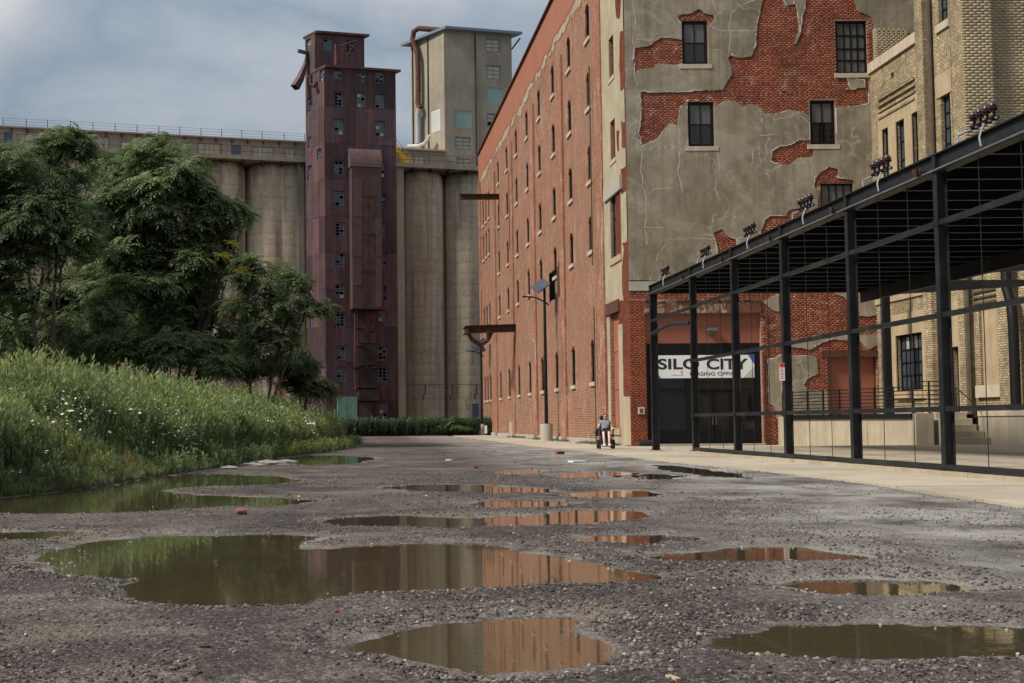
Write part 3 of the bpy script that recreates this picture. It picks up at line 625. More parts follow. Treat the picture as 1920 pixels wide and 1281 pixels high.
def pebble(seed, mat, sub=1):
    bm = bmesh.new(); bmesh.ops.create_icosphere(bm, subdivisions=sub, radius=1); r = random.Random(seed)
    s = (r.uniform(.8, 1.3), r.uniform(.7, 1.), r.uniform(.45, .75))
    for v in bm.verts: k = r.uniform(.78, 1.15); v.co = Vector((v.co.x*s[0]*k, v.co.y*s[1]*k, v.co.z*s[2]*k))
    me = bpy.data.meshes.new('pebble'); bm.to_mesh(me); bm.free(); me.materials.append(mat); return me
def pebmat():
    m, t, b = base_mat('pebbles'); oi = N(t, 'ShaderNodeObjectInfo'); g = N(t, 'ShaderNodeNewGeometry').outputs['Position']
    col = ramp(t, oi.outputs['Random'], [(0, (.034, .029, .027)), (.4, (.078, .064, .059)), (.72, (.13, .108, .098)), (.9, (.23, .2, .17)), (.97, (.2, .15, .11)), (1, (.42, .39, .35))])
    col = mixc(t, .5, col, ramp(t, noise(t, g, .9, 6, .65), [(.3, BW(.6)), (.7, BW(1.3))]), 'MULTIPLY'); col = mixc(t, .4, col, ramp(t, noise(t, g, 90, 4, .65), [(.3, BW(.6)), (.7, BW(1.3))]), 'MULTIPLY')
    t.links.new(col, b.inputs['Base Color']); b.inputs['Roughness'].default_value = .85; b.inputs['Specular IOR Level'].default_value = .3; return m
MT['pebble'] = pebmat(); MT['pebble_pale'] = flat('pale_pebble', (.36, .34, .31), .9, var=.35)
def gravel():
    P = []; S = []
    for (y0, y1, dens, s0, s1) in ((4.2, 6.2, 3400, .0035, .0145), (6.2, 9, 1700, .004, .0145), (9, 14, 600, .005, .015), (14, 24, 120, .007, .02), (24, 45, 14, .009, .026)):
        xa, xb = -.36*y1, .64*y1; n = int(dens*(y1-y0)*(xb-xa)); y = rng.uniform(y0, y1, n); x = rng.uniform(-.36, .64, n)*y
        keep = (rng.random(n) < y/y1) & (x < curbx(y)-.03); x = x[keep]; y = y[keep]; s = s0+(s1-s0)*rng.random(len(x))**3.2
        P.append(np.stack([x, y], 1)); S.append(s)
    P = np.concatenate(P); S = np.concatenate(S); z, sn = gheight(P[:, 0], P[:, 1]); patch = vnoise(P[:, 0]*.8, P[:, 1]*.5, 12, 3)
    trk = np.minimum.reduce([np.abs(P[:, 0]-(c0_+c1_*P[:, 1]+.25*np.sin(P[:, 1]*.25+c0_))) for c0_, c1_ in ((-2.2, .05), (-.6, .05), (2.3, .1), (3.9, .1))]); trk = 1-.8*np.exp(-(trk/.3)**2)
    k = (rng.random(len(P)) < trk) & (sn > .03) & ((rng.random(len(P)) < sstep(.38, .6, patch)*.8+.10) | (sn < .3)); k &= rng.random(len(P)) < np.clip((curbx(P[:, 1])-P[:, 0])/4., .3, 1); P = P[k]; S = S[k]; z = z[k]; sn = sn[k]
    S = S*np.where(sn < .3, 1.12, 1.)
    n = len(P); pts = np.column_stack([P, z+S*.22]); rot = rng.uniform(0, 6.28, (n, 3))*np.array([.12, .12, 1])
    scatter('gravel', pts, rot, S, [pebble(i, MT['pebble'], 1) for i in range(6)])
    # froth of pale chips along the puddle rims
    Q = []
    for p in PUDW:
        p = np.array(p)
        for k in range(len(p)):
            a, b = p[k], p[(k+1) % len(p)]; L = np.linalg.norm(b-a); m = int(L*(9 if a[1] < 14 else 3.5)); t = rng.random(m)
            Q.append(a+np.outer(t, b-a)+rng.normal(0, .10, (m, 2))*np.array([1, 1.2]))
    Q = np.concatenate(Q); z, sn = gheight(Q[:, 0], Q[:, 1]); k = (sn > -.16) & (sn < .2) & (Q[:, 1] < 40); Q = Q[k]; z = z[k]; n = len(Q); s = .003+.009*rng.random(n)**2.5
    scatter('pale_rim_pebbles', np.column_stack([Q, np.maximum(z, lev(Q[:, 1])-.002+gbase(0, Q[:, 1]))+s*.2]), rng.uniform(0, 6.28, (n, 3))*np.array([.1, .1, 1]), s, [pebble(20+i, MT['pebble_pale'], 1) for i in range(4)])
gravel()

# ---------------------------------------------------------------- mound
MB_PX = [(-260, 957), (0, 931), (150, 916), (300, 890), (420, 873), (520, 857), (600, 846), (655, 831)]
MBASE = [tuple(onZ(x, y, 0.)[:2]) for x, y in MB_PX]; MPOLY = MBASE+[(-.2, 72), (-1.2, 78), (-6, 84), (-80, 90), (-80, 12)]
def mound_h(X, Y):
    d = -sdf_poly(MPOLY, X, Y); k = np.maximum(d, 0)
    return gbase(X, Y)-.06+np.where(d > 0, (1.77-.002*np.maximum(Y-30, 0))*(1-np.exp(-k/2.6))+.16*(vnoise(X*.5, Y*.4, 21, 3)-.5)*sstep(0, 2, k)+.06, -.1), d
def build_mound():
    ys = np.concatenate([np.arange(11, 50, .35), np.arange(50, 92, .7)]); tt = np.concatenate([np.linspace(0, 14, 60)**1, np.linspace(15, 70, 20)])
    bx = np.interp(ys, [p[1] for p in MBASE]+[72, 78, 84, 92], [p[0] for p in MBASE]+[-.2, -1.2, -6, -12])+.5
    Y, T = np.meshgrid(ys, tt, indexing='ij'); X = bx[:, None]-T; Z, d = mound_h(X, Y); nr, nc = X.shape; idx = np.arange(nr*nc).reshape(nr, nc)
    me = np_mesh('mound', np.stack([X, Y, Z], -1).reshape(-1, 3), np.stack([idx[:-1, :-1], idx[1:, :-1], idx[1:, 1:], idx[:-1, 1:]], -1).reshape(-1, 4), smooth=True)
    return link('mound', me, worn('mound_soil', (.03, .04, .018), (.06, .065, .03), 2, .95, stain=((.10, .07, .04), .4)), None, 'structure')
build_mound()
def leaf_cards(blades, name, mat):
    """blades: list of (base, dir, side, length, width, tip0, tip1) -> kite-shaped leaves"""
    V = []; Fq = []; tp = []
    for p, d, s, l, w_, t0, t1 in blades:
        k = len(V); p = np.array(p); d = np.array(d); s = np.array(s); V += [p, p+d*l*.45+s*w_/2, p+d*l, p+d*l*.45-s*w_/2]; tp += [t0, (t0+t1)/2, t1, (t0+t1)/2]; Fq.append((k, k+1, k+2, k+3))
    me = np_mesh(name, V, Fq, {'tip': tp, 'rnd': np.zeros(len(V))}); me.materials.append(mat); return me
def weed_mesh(seed, mat, h=1., n=44, spread=.16, leaf=.15):
    r = random.Random(seed); bl = []; stems = r.randint(2, 4)
    for s in range(stems):
        a = r.uniform(0, 6.28); lean = r.uniform(.02, .2); top = np.array([math.cos(a)*lean, math.sin(a)*lean, h*r.uniform(.72, 1.)]); b0 = np.array([math.cos(a)*.05, math.sin(a)*.05, 0])
        d = top-b0; L = np.linalg.norm(d); bl.append((b0, d/L, (0, 1, 0), L, .012, 0, .8)); bl.append((b0, d/L, (1, 0, 0), L, .012, 0, .8))
        for i in range(n//stems):
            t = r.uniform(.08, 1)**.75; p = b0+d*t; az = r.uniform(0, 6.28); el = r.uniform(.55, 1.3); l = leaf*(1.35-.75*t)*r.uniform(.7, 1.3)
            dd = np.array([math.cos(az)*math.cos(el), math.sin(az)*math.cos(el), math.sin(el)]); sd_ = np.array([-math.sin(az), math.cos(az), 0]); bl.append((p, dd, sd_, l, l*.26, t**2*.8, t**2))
    return leaf_cards(bl, 'weed', mat)
def flower_mesh(seed, mat, n=9, stem=.25):
    r = random.Random(seed); V = [(0, 0, .01)]; Fq = []
    bl = []
    for i in range(n):
        a = 6.283*i/n; d = np.array([math.cos(a), math.sin(a), .12]); bl.append(((0, 0, 0), d, (-math.sin(a), math.cos(a), 0), 1., .62, 0, 0))
    return leaf_cards(bl, 'flower', mat)
def weeds():
    # sampling by distance so that the near face is densest
    P = []
    for (y0, y1, n) in ((11, 18, 4200), (18, 28, 9000), (28, 42, 10000), (42, 62, 8500), (62, 84, 4500)):
        y = rng.uniform(y0, y1, n); bx = np.interp(y, [p[1] for p in MBASE]+[72, 78, 84, 92], [p[0] for p in MBASE]+[-.2, -1.2, -6, -12]); x = bx-rng.uniform(-.1, 1, n)**1.25*(11+.05*y); P.append(np.stack([x, y], 1))
    P = np.concatenate(P); z, d = mound_h(P[:, 0], P[:, 1]); k = (d > .02); P = P[k]; z = z[k]; d = d[k]
    # the lawn-like tongue by the water stays short
    q = P[:, 1]; tongue = np.exp(-((q-22)/3.2)**2); hs = np.clip(d/(.4+1.6*tongue), .2, 1)*(.55+.9*vnoise(P[:, 0]*.9, P[:, 1]*.7, 33, 3))*np.where(rng.random(len(d)) < .05, 1.45, 1.)
    n = len(P); rot = np.column_stack([rng.normal(0, .09, n), rng.normal(0, .09, n), rng.uniform(0, 6.28, n)])
    scl = np.column_stack([.85+.3*rng.random(n), .85+.3*rng.random(n), np.ones(n)])*hs[:, None]*np.array([1.0, 1.0, .9])
    E = []
    for k in range(90):
        y = rng.uniform(13, 66); bx = np.interp(y, [p[1] for p in MBASE], [p[0] for p in MBASE]); c_ = np.array([bx+rng.uniform(-.2, .45), y]); m_ = rng.integers(8, 26); E.append(c_+rng.normal(0, .2, (m_, 2)))
    E = np.concatenate(E); ze, se = gheight(E[:, 0], E[:, 1]); ke = se > .05; E = E[ke]; zm_, _ = mound_h(E[:, 0], E[:, 1]); ze = np.maximum(ze[ke], zm_); ne = len(E); he = rng.uniform(.15, .6, ne)
    P = np.concatenate([P, E]); z = np.concatenate([z, ze]); d = np.concatenate([d, np.full(ne, .1)]); rot = np.concatenate([rot, np.column_stack([rng.normal(0, .2, ne), rng.normal(0, .2, ne), rng.uniform(0, 6.28, ne)])]); scl = np.concatenate([scl, np.column_stack([he*1.3, he*1.3, he])])
    light = (vnoise(P[:, 0]*.45, P[:, 1]*.35, 35, 3)+.14*sstep(3, 8, d) > .62)
    for nm, kk, mt, sd_ in (('tall_weeds', ~light, 'weed', 100), ('pale_tall_weeds', light, 'weed2', 200)):
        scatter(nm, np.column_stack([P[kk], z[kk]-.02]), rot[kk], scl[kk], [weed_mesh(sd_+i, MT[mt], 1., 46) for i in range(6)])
    # flowers
    Fp = []
    for (px, py, sx, sy, cnt) in ((140, 770, 25, 25, 120), (90, 778, 40, 20, 40), (345, 755, 40, 14, 90), (360, 828, 30, 22, 150), (400, 812, 40, 28, 200), (430, 800, 50, 40, 240), (330, 765, 70, 20, 70), (470, 770, 60, 30, 160), (560, 790, 40, 20, 130), (610, 795, 25, 22, 220), (640, 803, 12, 14, 240), (600, 770, 30, 14, 110), (530, 745, 60, 18, 60), (300, 790, 60, 25, 70), (200, 730, 90, 18, 40), (40, 870, 22, 10, 5), (100, 843, 10, 8, 5)):
        for c in range(cnt):
            x, y = px+rng.normal(0, sx), py+rng.normal(0, sy); dr = ray(x, y); ts = np.linspace(12, 80, 500); Q = EYEP+np.outer(ts, dr); hz, dd = mound_h(Q[:, 0], Q[:, 1]); top = hz+np.clip(dd/.5, .15, 1)*.92
            hit = np.argwhere((Q[:, 2] < top) & (dd > .05))
            if len(hit): Fp.append(Q[hit[0][0]]-dr*.05)
    Fp = np.array(Fp); n = len(Fp); rot = np.column_stack([rng.normal(.35, .35, n), rng.normal(0, .35, n), rng.uniform(0, 6, n)])
    yl = rng.random(n) < .3
    scatter('white_wildflowers', Fp[~yl], rot[~yl], (.022+.025*rng.random(n)**2)[~yl]*np.clip(Fp[~yl][:, 1]/34, .8, 1.25), [flower_mesh(1, MT['petal'], 8), flower_mesh(2, MT['petal'], 11)])
    scatter('yellow_wildflowers', Fp[yl], rot[yl], (.02+.022*rng.random(n))[yl]*np.clip(Fp[yl][:, 1]/34, .8, 1.25), [flower_mesh(1, MT['petal_yellow'], 7)])
    # short grass at the foot, and dry tufts
    def tuft(seed, mat, h):
        r = random.Random(seed); bl = []
        for i in range(16):
            az = r.uniform(0, 6.28); el = r.uniform(.7, 1.45); d = np.array([math.cos(az)*math.cos(el), math.sin(az)*math.cos(el), math.sin(el)]); bl.append(((r.uniform(-.06, .06), r.uniform(-.06, .06), 0), d, (-math.sin(az), math.cos(az), 0), h*r.uniform(.5, 1), .012, 0, 1))
        return leaf_cards(bl, 'tuft', mat)
    G = []
    for k in range(len(MBASE)-1):
        a, b = np.array(MBASE[k]), np.array(MBASE[k+1]); L = np.linalg.norm(b-a); m = int(L*110); t = rng.random(m); G.append(a+np.outer(t, b-a)+np.column_stack([-rng.exponential(.35, m)+.12, rng.normal(0, .1, m)]))
    G = np.concatenate(G); zm, d = mound_h(G[:, 0], G[:, 1]); zg, sn = gheight(G[:, 0], G[:, 1]); k = (sn > .0); G = G[k]; z = np.maximum(zm, zg)[k]; n = len(G)
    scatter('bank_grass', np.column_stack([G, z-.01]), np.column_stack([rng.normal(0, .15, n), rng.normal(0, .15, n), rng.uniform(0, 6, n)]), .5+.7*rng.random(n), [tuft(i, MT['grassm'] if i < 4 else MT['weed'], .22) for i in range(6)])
    D = []
    for (px, py, sx, sy, c) in ((235, 858, 16, 5, 22), (305, 850, 4, 6, 8), (265, 868, 12, 4, 10)):
        for i in range(c):
            q = onZ(px+rng.normal(0, sx), py+rng.normal(0, sy)+26, 0); D.append((q[0]-.35, q[1]+.2))
    D = np.array(D); zm, d = mound_h(D[:, 0], D[:, 1]); n = len(D)
    scatter('dry_grass', np.column_stack([D, zm]), np.column_stack([rng.normal(0, .2, n), rng.normal(0, .2, n), rng.uniform(0, 6, n)]), 1.0+.7*rng.random(n), [tuft(50+i, MT['drygrass'], .32) for i in range(3)])
    # verge of grass along the brick wall
    y = rng.uniform(53.5, 98, 1500); x = 12.45-rng.exponential(.22, 1500); k = (vnoise(y*.2, y*0, 41, 2) > .4); y = y[k]; x = np.clip(x[k], 11.4, 12.45); n = len(y)
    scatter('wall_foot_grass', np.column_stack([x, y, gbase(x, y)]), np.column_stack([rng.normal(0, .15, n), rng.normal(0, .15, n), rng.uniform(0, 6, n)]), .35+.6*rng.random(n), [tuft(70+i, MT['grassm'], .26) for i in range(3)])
    # weeds in front of the silos
    m = 3800; x = rng.uniform(-2, 13.5, m); y = rng.uniform(103, 113, m)
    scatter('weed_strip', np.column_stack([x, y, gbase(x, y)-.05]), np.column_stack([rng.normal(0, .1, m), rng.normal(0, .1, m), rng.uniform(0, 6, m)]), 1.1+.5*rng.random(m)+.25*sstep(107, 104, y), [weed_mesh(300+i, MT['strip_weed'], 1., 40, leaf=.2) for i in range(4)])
weeds()

# ---------------------------------------------------------------- trees
def rosette(seed, nf=9, L=.95, pairs=6, up=.55, droop=.55):
    r = random.Random(seed); V = []; Fq = []
    for f in range(nf):
        az = 6.283*f/nf+r.uniform(-.3, .3); el0 = r.uniform(up-.5, up+.45); l = L*r.uniform(.7, 1.15); p = np.zeros(3); seg = l/(pairs+1); sd_ = np.array([-math.sin(az), math.cos(az), 0])
        for k in range(pairs+1):
            el = el0-droop*2.2*(k/pairs)**1.4; d = np.array([math.cos(az)*math.cos(el), math.sin(az)*math.cos(el), math.sin(el)]); p = p+d*seg; nrm = np.cross(sd_, d)
            ll = l*.30*(1-.35*abs(k/pairs-.45)); wd = ll*.36
            for sg in ((-1, 1) if k < pairs else (0,)):
                dd = (d*.45+sd_*sg*.95-nrm*-.25*0+np.array([0, 0, -.28])) if sg else d; dd = dd/np.linalg.norm(dd); s2 = np.cross(nrm, dd); s2 = s2/(np.linalg.norm(s2)+1e-9); i = len(V)
                V += [p, p+dd*ll*.4+s2*wd/2, p+dd*ll, p+dd*ll*.4-s2*wd/2]; Fq.append((i, i+1, i+2, i+3))
    return np.array(V), np.array(Fq)
ROS = [rosette(i) for i in range(6)]; ROS_DROOP = [rosette(40+i, 8, 1.0, 6, .3, .75) for i in range(4)]
def tree(name, label, cat, base, blobs, nros, seed, trunks=((0, 0),), tr=.13, size=1., mat='leaf', group='trees behind the mound', yellow=None, limb_n=26, droopy=False):
    r = np.random.default_rng(seed); root = thing(name, label, cat, tuple(base), group); base = np.array(base, float); B = np.array(blobs, float)
    vol = np.prod(B[:, 3:6], 1)**.66; pick = r.choice(len(B), nros, p=vol/vol.sum()); dr = r.normal(size=(nros, 3)); dr /= np.linalg.norm(dr, axis=1)[:, None]; rad = r.random(nros)**(1/3.2); P = B[pick, :3]+dr*B[pick, 3:6]*rad[:, None]
    subs = []
    for q in B:
        for _ in range(max(4, int(3+q[3]*q[5]*1.6))):
            d_ = r.normal(size=3); d_ /= np.linalg.norm(d_); subs.append((*(q[:3]+d_*q[3:6]*r.uniform(.5, 1.12)), q[3]*r.uniform(.2, .46)+.15, q[4]*r.uniform(.2, .46)+.15, q[5]*r.uniform(.09, .2)+.1))
    subs = np.array(subs); k_ = r.random(nros) < .8; pk = r.integers(len(subs), size=nros); P[k_] = (subs[pk, :3]+dr*subs[pk, 3:6])[k_]
    P = P[P[:, 2] > base[2]+.5]; nros = len(P)
    outv = P-B[:, :3].mean(0)
    Vs = []; Fs = []; R = []; off = 0; lib = ROS_DROOP if droopy else ROS
    for i in range(nros):
        V, Fq = lib[r.integers(len(lib))]; a = r.uniform(0, 6.28); s = size*r.uniform(.55, 1.15); c, sn = math.cos(a), math.sin(a); W = V@np.array([[c, sn, 0], [-sn, c, 0], [0, 0, 1]])
        o = outv[i]/(np.linalg.norm(outv[i])+1e-6); tx, ty = o[0]*.5+r.normal(0, .15), o[1]*.5+r.normal(0, .15); z = W[:, 2].copy(); W[:, 2] = z-W[:, 0]*tx-W[:, 1]*ty; W[:, 0] += z*tx; W[:, 1] += z*ty
        Vs.append(W*s+P[i]); Fs.append(Fq+off); off += len(V); R.append(np.full(len(V), r.random()))
    me = np_mesh('crown', np.concatenate(Vs), np.concatenate(Fs), {'rnd': np.concatenate(R), 'tip': np.zeros(off)}); link('crown', me, MT[mat], root)
    if yellow:
        Vs = []; Fs = []; off = 0
        for q in yellow:
            for i in range(2):
                V, Fq = lib[0]; Vs.append(V*.5+np.array(q)+r.normal(0, .3, 3)); Fs.append(Fq+off); off += len(V)
        link('new_growth', np_mesh('new_growth', np.concatenate(Vs), np.concatenate(Fs), {'rnd': r.random(off), 'tip': np.zeros(off)}), MT['leaf_yellow'], root, 'stuff')
    top = B[:, :3].mean(0)
    for k, (ox, oy) in enumerate(trunks):
        b0 = base+np.array([ox, oy, -.25]); mid = base*.45+top*.55+np.array([ox*2.2+r.normal(0, .25), oy*2+r.normal(0, .2), 0]); tip = top+np.array([ox*3+r.normal(0, .5), oy*2, (B[:, 2]+B[:, 5]).max()*.5-top[2]*.5]); m = MB()
        pts = [b0, b0*.7+mid*.3+r.normal(0, .12, 3)*[1, 1, 0], mid, mid*.5+tip*.5+r.normal(0, .2, 3), tip]; rr = [tr*1.25, tr, tr*.75, tr*.5, tr*.2]; m.tube(pts, rr, 7); m.build('trunk', MT['bark'], root, smooth=True)
    lm = MB()
    for i in range(limb_n):
        j = r.integers(len(P)); bl = B[i % len(B), :3]; t = r.uniform(.35, .9); k = trunks[i % len(trunks)]; st = base*(1-t)+top*t+np.array([k[0]*(1+2*t), k[1]*(1+t), 0]); en = bl+r.normal(size=3)*B[i % len(B), 3:6]*.45
        lm.tube([st, st*.55+en*.45+np.array([0, 0, -.35]), en], [tr*.45, tr*.3, tr*.1], 5, False)
    for i in range(limb_n*2):
        q = P[r.integers(len(P))]; bl = B[np.argmin(((B[:, :3]-q)**2).sum(1)), :3]; lm.tube([bl*.7+top*.3, q*.6+bl*.4, q], [tr*.2, tr*.14, tr*.06], 4, False)
    lm.build('limb', MT['bark'], root); return root
YEL = []
def blob(px, py, rx, ry, Y, k=.8):
    c = onY(px, py, Y); s = Y/FPX; return (*c, rx*s, min(rx, ry)*s*k+.4, ry*s)
def ground_at(x, y): z, d = mound_h(np.array([x]), np.array([y])); return (x, y, max(float(z[0]), -.1))
def bl(Y, *L): return [blob(*l, Y) for l in L]
def at_base(px, Y): x = onY(px, 700, Y)[0]; return ground_at(x, Y)
tree('large_tree', 'tall leafy tree with several bare trunks at the left end of the mound crest', 'tree', at_base(70, 50), bl(50, (60, 330, 95, 70), (150, 300, 50, 42), (20, 420, 110, 80), (130, 420, 80, 70), (30, 520, 100, 55), (-70, 380, 90, 110), (120, 280, 30, 22), (-60, 530, 90, 80)), 900, 1, trunks=((-.35, .1), (.1, -.1), (.55, .15), (-.9, .3)), tr=.11, size=.95)
tree('large_tree', 'tallest rounded tree with a dense crown against the pale silos', 'tree', at_base(285, 56), bl(56, (290, 300, 62, 44), (255, 370, 95, 60), (350, 350, 55, 50), (300, 440, 110, 60), (400, 405, 55, 32), (380, 490, 50, 50), (250, 520, 90, 60), (345, 560, 70, 50)), 1050, 2, trunks=((-.2, 0), (.25, .2), (1.0, -.1)), tr=.15, size=1., yellow=[blob(x, y, 5, 5, 53)[:3] for x, y in ((140, 290), (152, 300), (185, 305))])
tree('medium_tree', 'shadowed tree filling the gap between the two tall trees', 'tree', at_base(190, 62), bl(62, (195, 340, 46, 44), (195, 420, 60, 60), (180, 540, 90, 60), (110, 590, 80, 50), (250, 590, 80, 60)), 640, 3, trunks=((0, 0), (.4, .2)), tr=.12, size=.95)
tree('slender_tree', 'slender tree with drooping fronds and yellow seed clusters beside the rusty tower', 'tree', at_base(478, 54), bl(54, (455, 510, 35, 22), (500, 530, 55, 36), (545, 530, 25, 14), (545, 590, 45, 28), (470, 590, 48, 36), (525, 640, 42, 26), (470, 660, 60, 36), (585, 575, 14, 14)), 300, 4, trunks=((-.15, 0), (.25, .1), (.5, 0)), tr=.07, size=.8, yellow=[blob(x, y, 5, 5, 53)[:3] for x, y in ((415, 470), (440, 500), (490, 520), (520, 515), (450, 560))], droopy=False)
tree('low_tree', 'low leafy tree whose drooping branch hangs down the end of the mound', 'tree', at_base(560, 58), bl(58, (540, 680, 40, 26), (585, 700, 26, 20), (560, 725, 36, 18), (600, 735, 16, 12), (500, 690, 40, 26)), 200, 5, trunks=((0, 0), (.3, .1)), tr=.06, size=.75)
tree('understory_tree', 'dark understory tree below the tallest crown', 'tree', at_base(330, 58), bl(58, (310, 630, 90, 50), (390, 640, 60, 44), (230, 640, 80, 50), (430, 690, 50, 26), (370, 590, 46, 40)), 460, 6, trunks=((0, 0), (.5, 0), (-.6, .2)), tr=.08, size=.85)
tree('understory_tree', 'dark thicket tree under the leftmost crown', 'tree', at_base(120, 60), bl(60, (120, 630, 90, 50), (40, 620, 70, 50), (-40, 640, 70, 50), (200, 660, 60, 34)), 380, 7, trunks=((0, 0), (.6, .1)), tr=.08, size=.85)
tree('branching_tree', 'thin tree reaching a long bough right across the pale silo', 'tree', at_base(355, 60), bl(60, (420, 390, 34, 18), (445, 405, 16, 12), (395, 440, 26, 20), (385, 545, 30, 40), (370, 470, 30, 40)), 260, 8, trunks=((0, 0), (.3, .1)), tr=.08, size=.85)
tree('understory_tree', 'dark shrubby tree right below the tallest crown at the mound crest', 'tree', at_base(370, 52), bl(52, (350, 660, 60, 32), (420, 672, 40, 26), (300, 655, 50, 30), (250, 650, 50, 28)), 300, 9, trunks=((0, 0), (.4, 0)), tr=.05, size=.75)
tree('understory_tree', 'dark shrubby tree at the mound crest under the left tree pair', 'tree', at_base(110, 54), bl(54, (110, 640, 60, 34), (180, 650, 50, 30), (40, 640, 50, 36), (200, 600, 40, 40)), 300, 10, trunks=((0, 0), (.4, 0)), tr=.05, size=.8)
def bush(name, label, Y, L, n, seed, mat='bushleaf', size=.35, cat='bush', group=None):
    x = onY(L[0][0], 800, Y)[0]; return tree(name, label, cat, (x, Y, float(gbase(0, Y))), bl(Y, *L), n, seed, trunks=((0, 0), (.2, .1)), tr=.03, size=size, mat=mat, group=group, limb_n=8)
bush('bush', 'bright green bush of trailing vine at the right end of the weed strip', 103, [(848, 798, 18, 14), (875, 806, 18, 8), (830, 806, 12, 8)], 260, 21)

# ---------------------------------------------------------------- red brick mill
XW, YF, ZB = 12.47, 52.0, -.15
FA = Fr((XW, YF, ZB), (1, 0, 0), (0, -1, 0)); LW = Fr((XW, YF, ZB), (0, 1, 0), (-1, 0, 0))
ROOF = 26.6
mill = thing('brick_mill', 'huge old red brick mill with broken grey stucco and rows of slit windows', 'building', (XW, YF, ZB))
def px7(L): return [FA.hit(1140+x/3.05, y/3.05) for x, y in L]
def px4(L): return [FA.hit(1200+x/2.667, 180+y/2.667) for x, y in L]
def px2(L): return [FA.hit(1460+x/2.563, 420+y/2.563) for x, y in L]
def px1(L): return [FA.hit(1180+x/3.37, 500+y/3.37) for x, y in L]
BR_UP = [px7([(150,275),(230,268),(280,235),(300,222),(340,218),(425,230),(430,365),(340,368),(290,368),(262,398),(200,402),(150,415)]),
 px7([(400,95),(450,85),(490,70),(500,56),(522,52),(545,78),(600,92),(605,108),(575,150),(572,118),(425,118),(425,130),(405,118)]),
 px7([(885,-60),(885,0),(870,90),(855,110),(860,160),(852,240),(825,330),(740,335),(705,312),(685,330),(700,430),(665,500),(650,530),(1485,515),(1485,430),(1525,370),(1525,200),(1500,100),(1430,60),(1380,-60)]),
 px7([(185,530),(450,522),(650,515),(1485,505),(1485,590),(1430,605),(1330,615),(1290,630),(1155,655),(1100,640),(1030,628),(960,655),(890,650),(880,622),(820,600),(770,610),(720,585),(680,568),(610,605),(600,575),(450,580),(450,600),(415,610),(400,720),(350,708),(320,740),(290,770),(250,800),(190,830),(172,760),(190,640)]),
 px7([(930,860),(1000,835),(1050,830),(1100,805),(1165,800),(1168,895),(1075,898),(1045,938),(1000,942),(928,925)]),
 px7([(1185,1020),(1215,985),(1260,965),(1310,975),(1308,1020),(1400,1025),(1408,1050),(1415,1180),(1200,1180),(1220,1070),(1185,1070)]),
 px4([(620,620),(650,600),(730,600),(740,570),(840,558),(850,590),(760,640),(700,700),(600,690)]),
 px4([(370,690),(410,668),(440,710),(475,720),(480,760),(395,785)])]
TONGUE = [px7([(1060,-60),(1080,60),(1080,180),(1045,262),(1075,265),(1110,200),(1115,80),(1140,-60)]), px7([(1370,452),(1475,448),(1480,510),(1390,512)]), px7([(985,-40),(1050,-40),(1060,25),(1020,30)])]
ST_LOW = [px2([(240,300),(470,300),(470,440),(380,445),(310,350),(260,330)]), px2([(50,560),(180,538),(300,530),(475,532),(475,570),(430,600),(380,560),(240,555),(200,570),(150,600),(55,590)]),
 px2([(60,640),(110,635),(180,640),(190,720),(150,745),(120,770),(130,800),(235,800),(235,935),(55,935)]), px1([(865,580),(905,575),(965,560),(968,970),(920,970),(905,890),(868,870)]), px1([(855,225),(935,180),(945,280),(905,275)])]
BLINE = FA.hit(1300, 527)[1]
WF = {'a': FA.rect(1279, 39, 1327, 121), 'b': FA.rect(1567, 39, 1626, 138), 'c': FA.rect(1290, 191, 1339, 275), 'd': FA.rect(1519, 188, 1566, 271.5), 'e': FA.rect(1540, 344, 1601, 470)}
STORE = FA.rect(1212, 588, 1429, 838); STORE = (STORE[0], .17, STORE[2], STORE[3]); DOOR = FA.rect(1552, 669, 1646, 788)
HOLES = list(WF.values())+[STORE, DOOR]
def rect_sd(r, A, B): dx_ = np.maximum(r[0]-A, A-r[2]); dy_ = np.maximum(r[1]-B, B-r[3]); return np.maximum(dx_, dy_)
def brick_sd(A, B):
    up_ = np.full(A.shape, 9.)
    for p in BR_UP: up_ = np.minimum(up_, sdf_poly(p, A, B))
    for p in TONGUE: up_ = np.maximum(up_, -sdf_poly(p, A, B))
    lo = np.full(A.shape, 9.)
    for p in ST_LOW: lo = np.minimum(lo, sdf_poly(p, A, B))
    return np.minimum(up_, np.maximum(B-BLINE, -lo))
def stucco_F(A, B):
    n = (vnoise(A*1.3+7, B*1.3, 51, 5, .6)-.5)*.5
    F = -brick_sd(A, B)+n*.55+.0
    for r in HOLES: F = np.maximum(F, -(rect_sd(r, A, B)-.02))
    return F
def keep_facade(a, b):
    k = stucco_F(a, b) > -.16
    for r in HOLES: k &= rect_sd(r, a, b) > .06
    return k
mb = MB(); wall_grid(mb, FA, 0, 0, 26, ROOF, HOLES, .34); mb.build('front_wall', MT['mortar_red'], mill)
layer('stucco', MT['stucco'], mill, FA, 0.0, 0.0, 18., 22.2, stucco_F, .065, .045)
layer('broken_edge', MT['crack'], mill, FA, 0.0, 0.0, 14., 21.5, lambda A, B: np.maximum(np.abs(stucco_F(A, B)+.02)-.022, (vnoise(A*1.1, B*1.1, 77, 4)-.49)*1.), .055, .047)  # whitish broken plaster; its pale tone also paints the rim highlight
mb = MB(); mb.quad(*face(FA, 0, 22.2, 26, ROOF, .045)); mb.quad(*face(FA, 18., 0, 26, 22.2, .045)); mb.build('stucco', MT['stucco'], mill)
PIL_A = FA.hit(1212, 700)[0]; PTOP = FA.hit(1200, 560)[1]
brick_field(mill, FA, 0, 0, 13.6, 21.5, lambda a, b: keep_facade(a, b) & ~((a < PIL_A) & (b < PTOP)), MT['brick_red'])
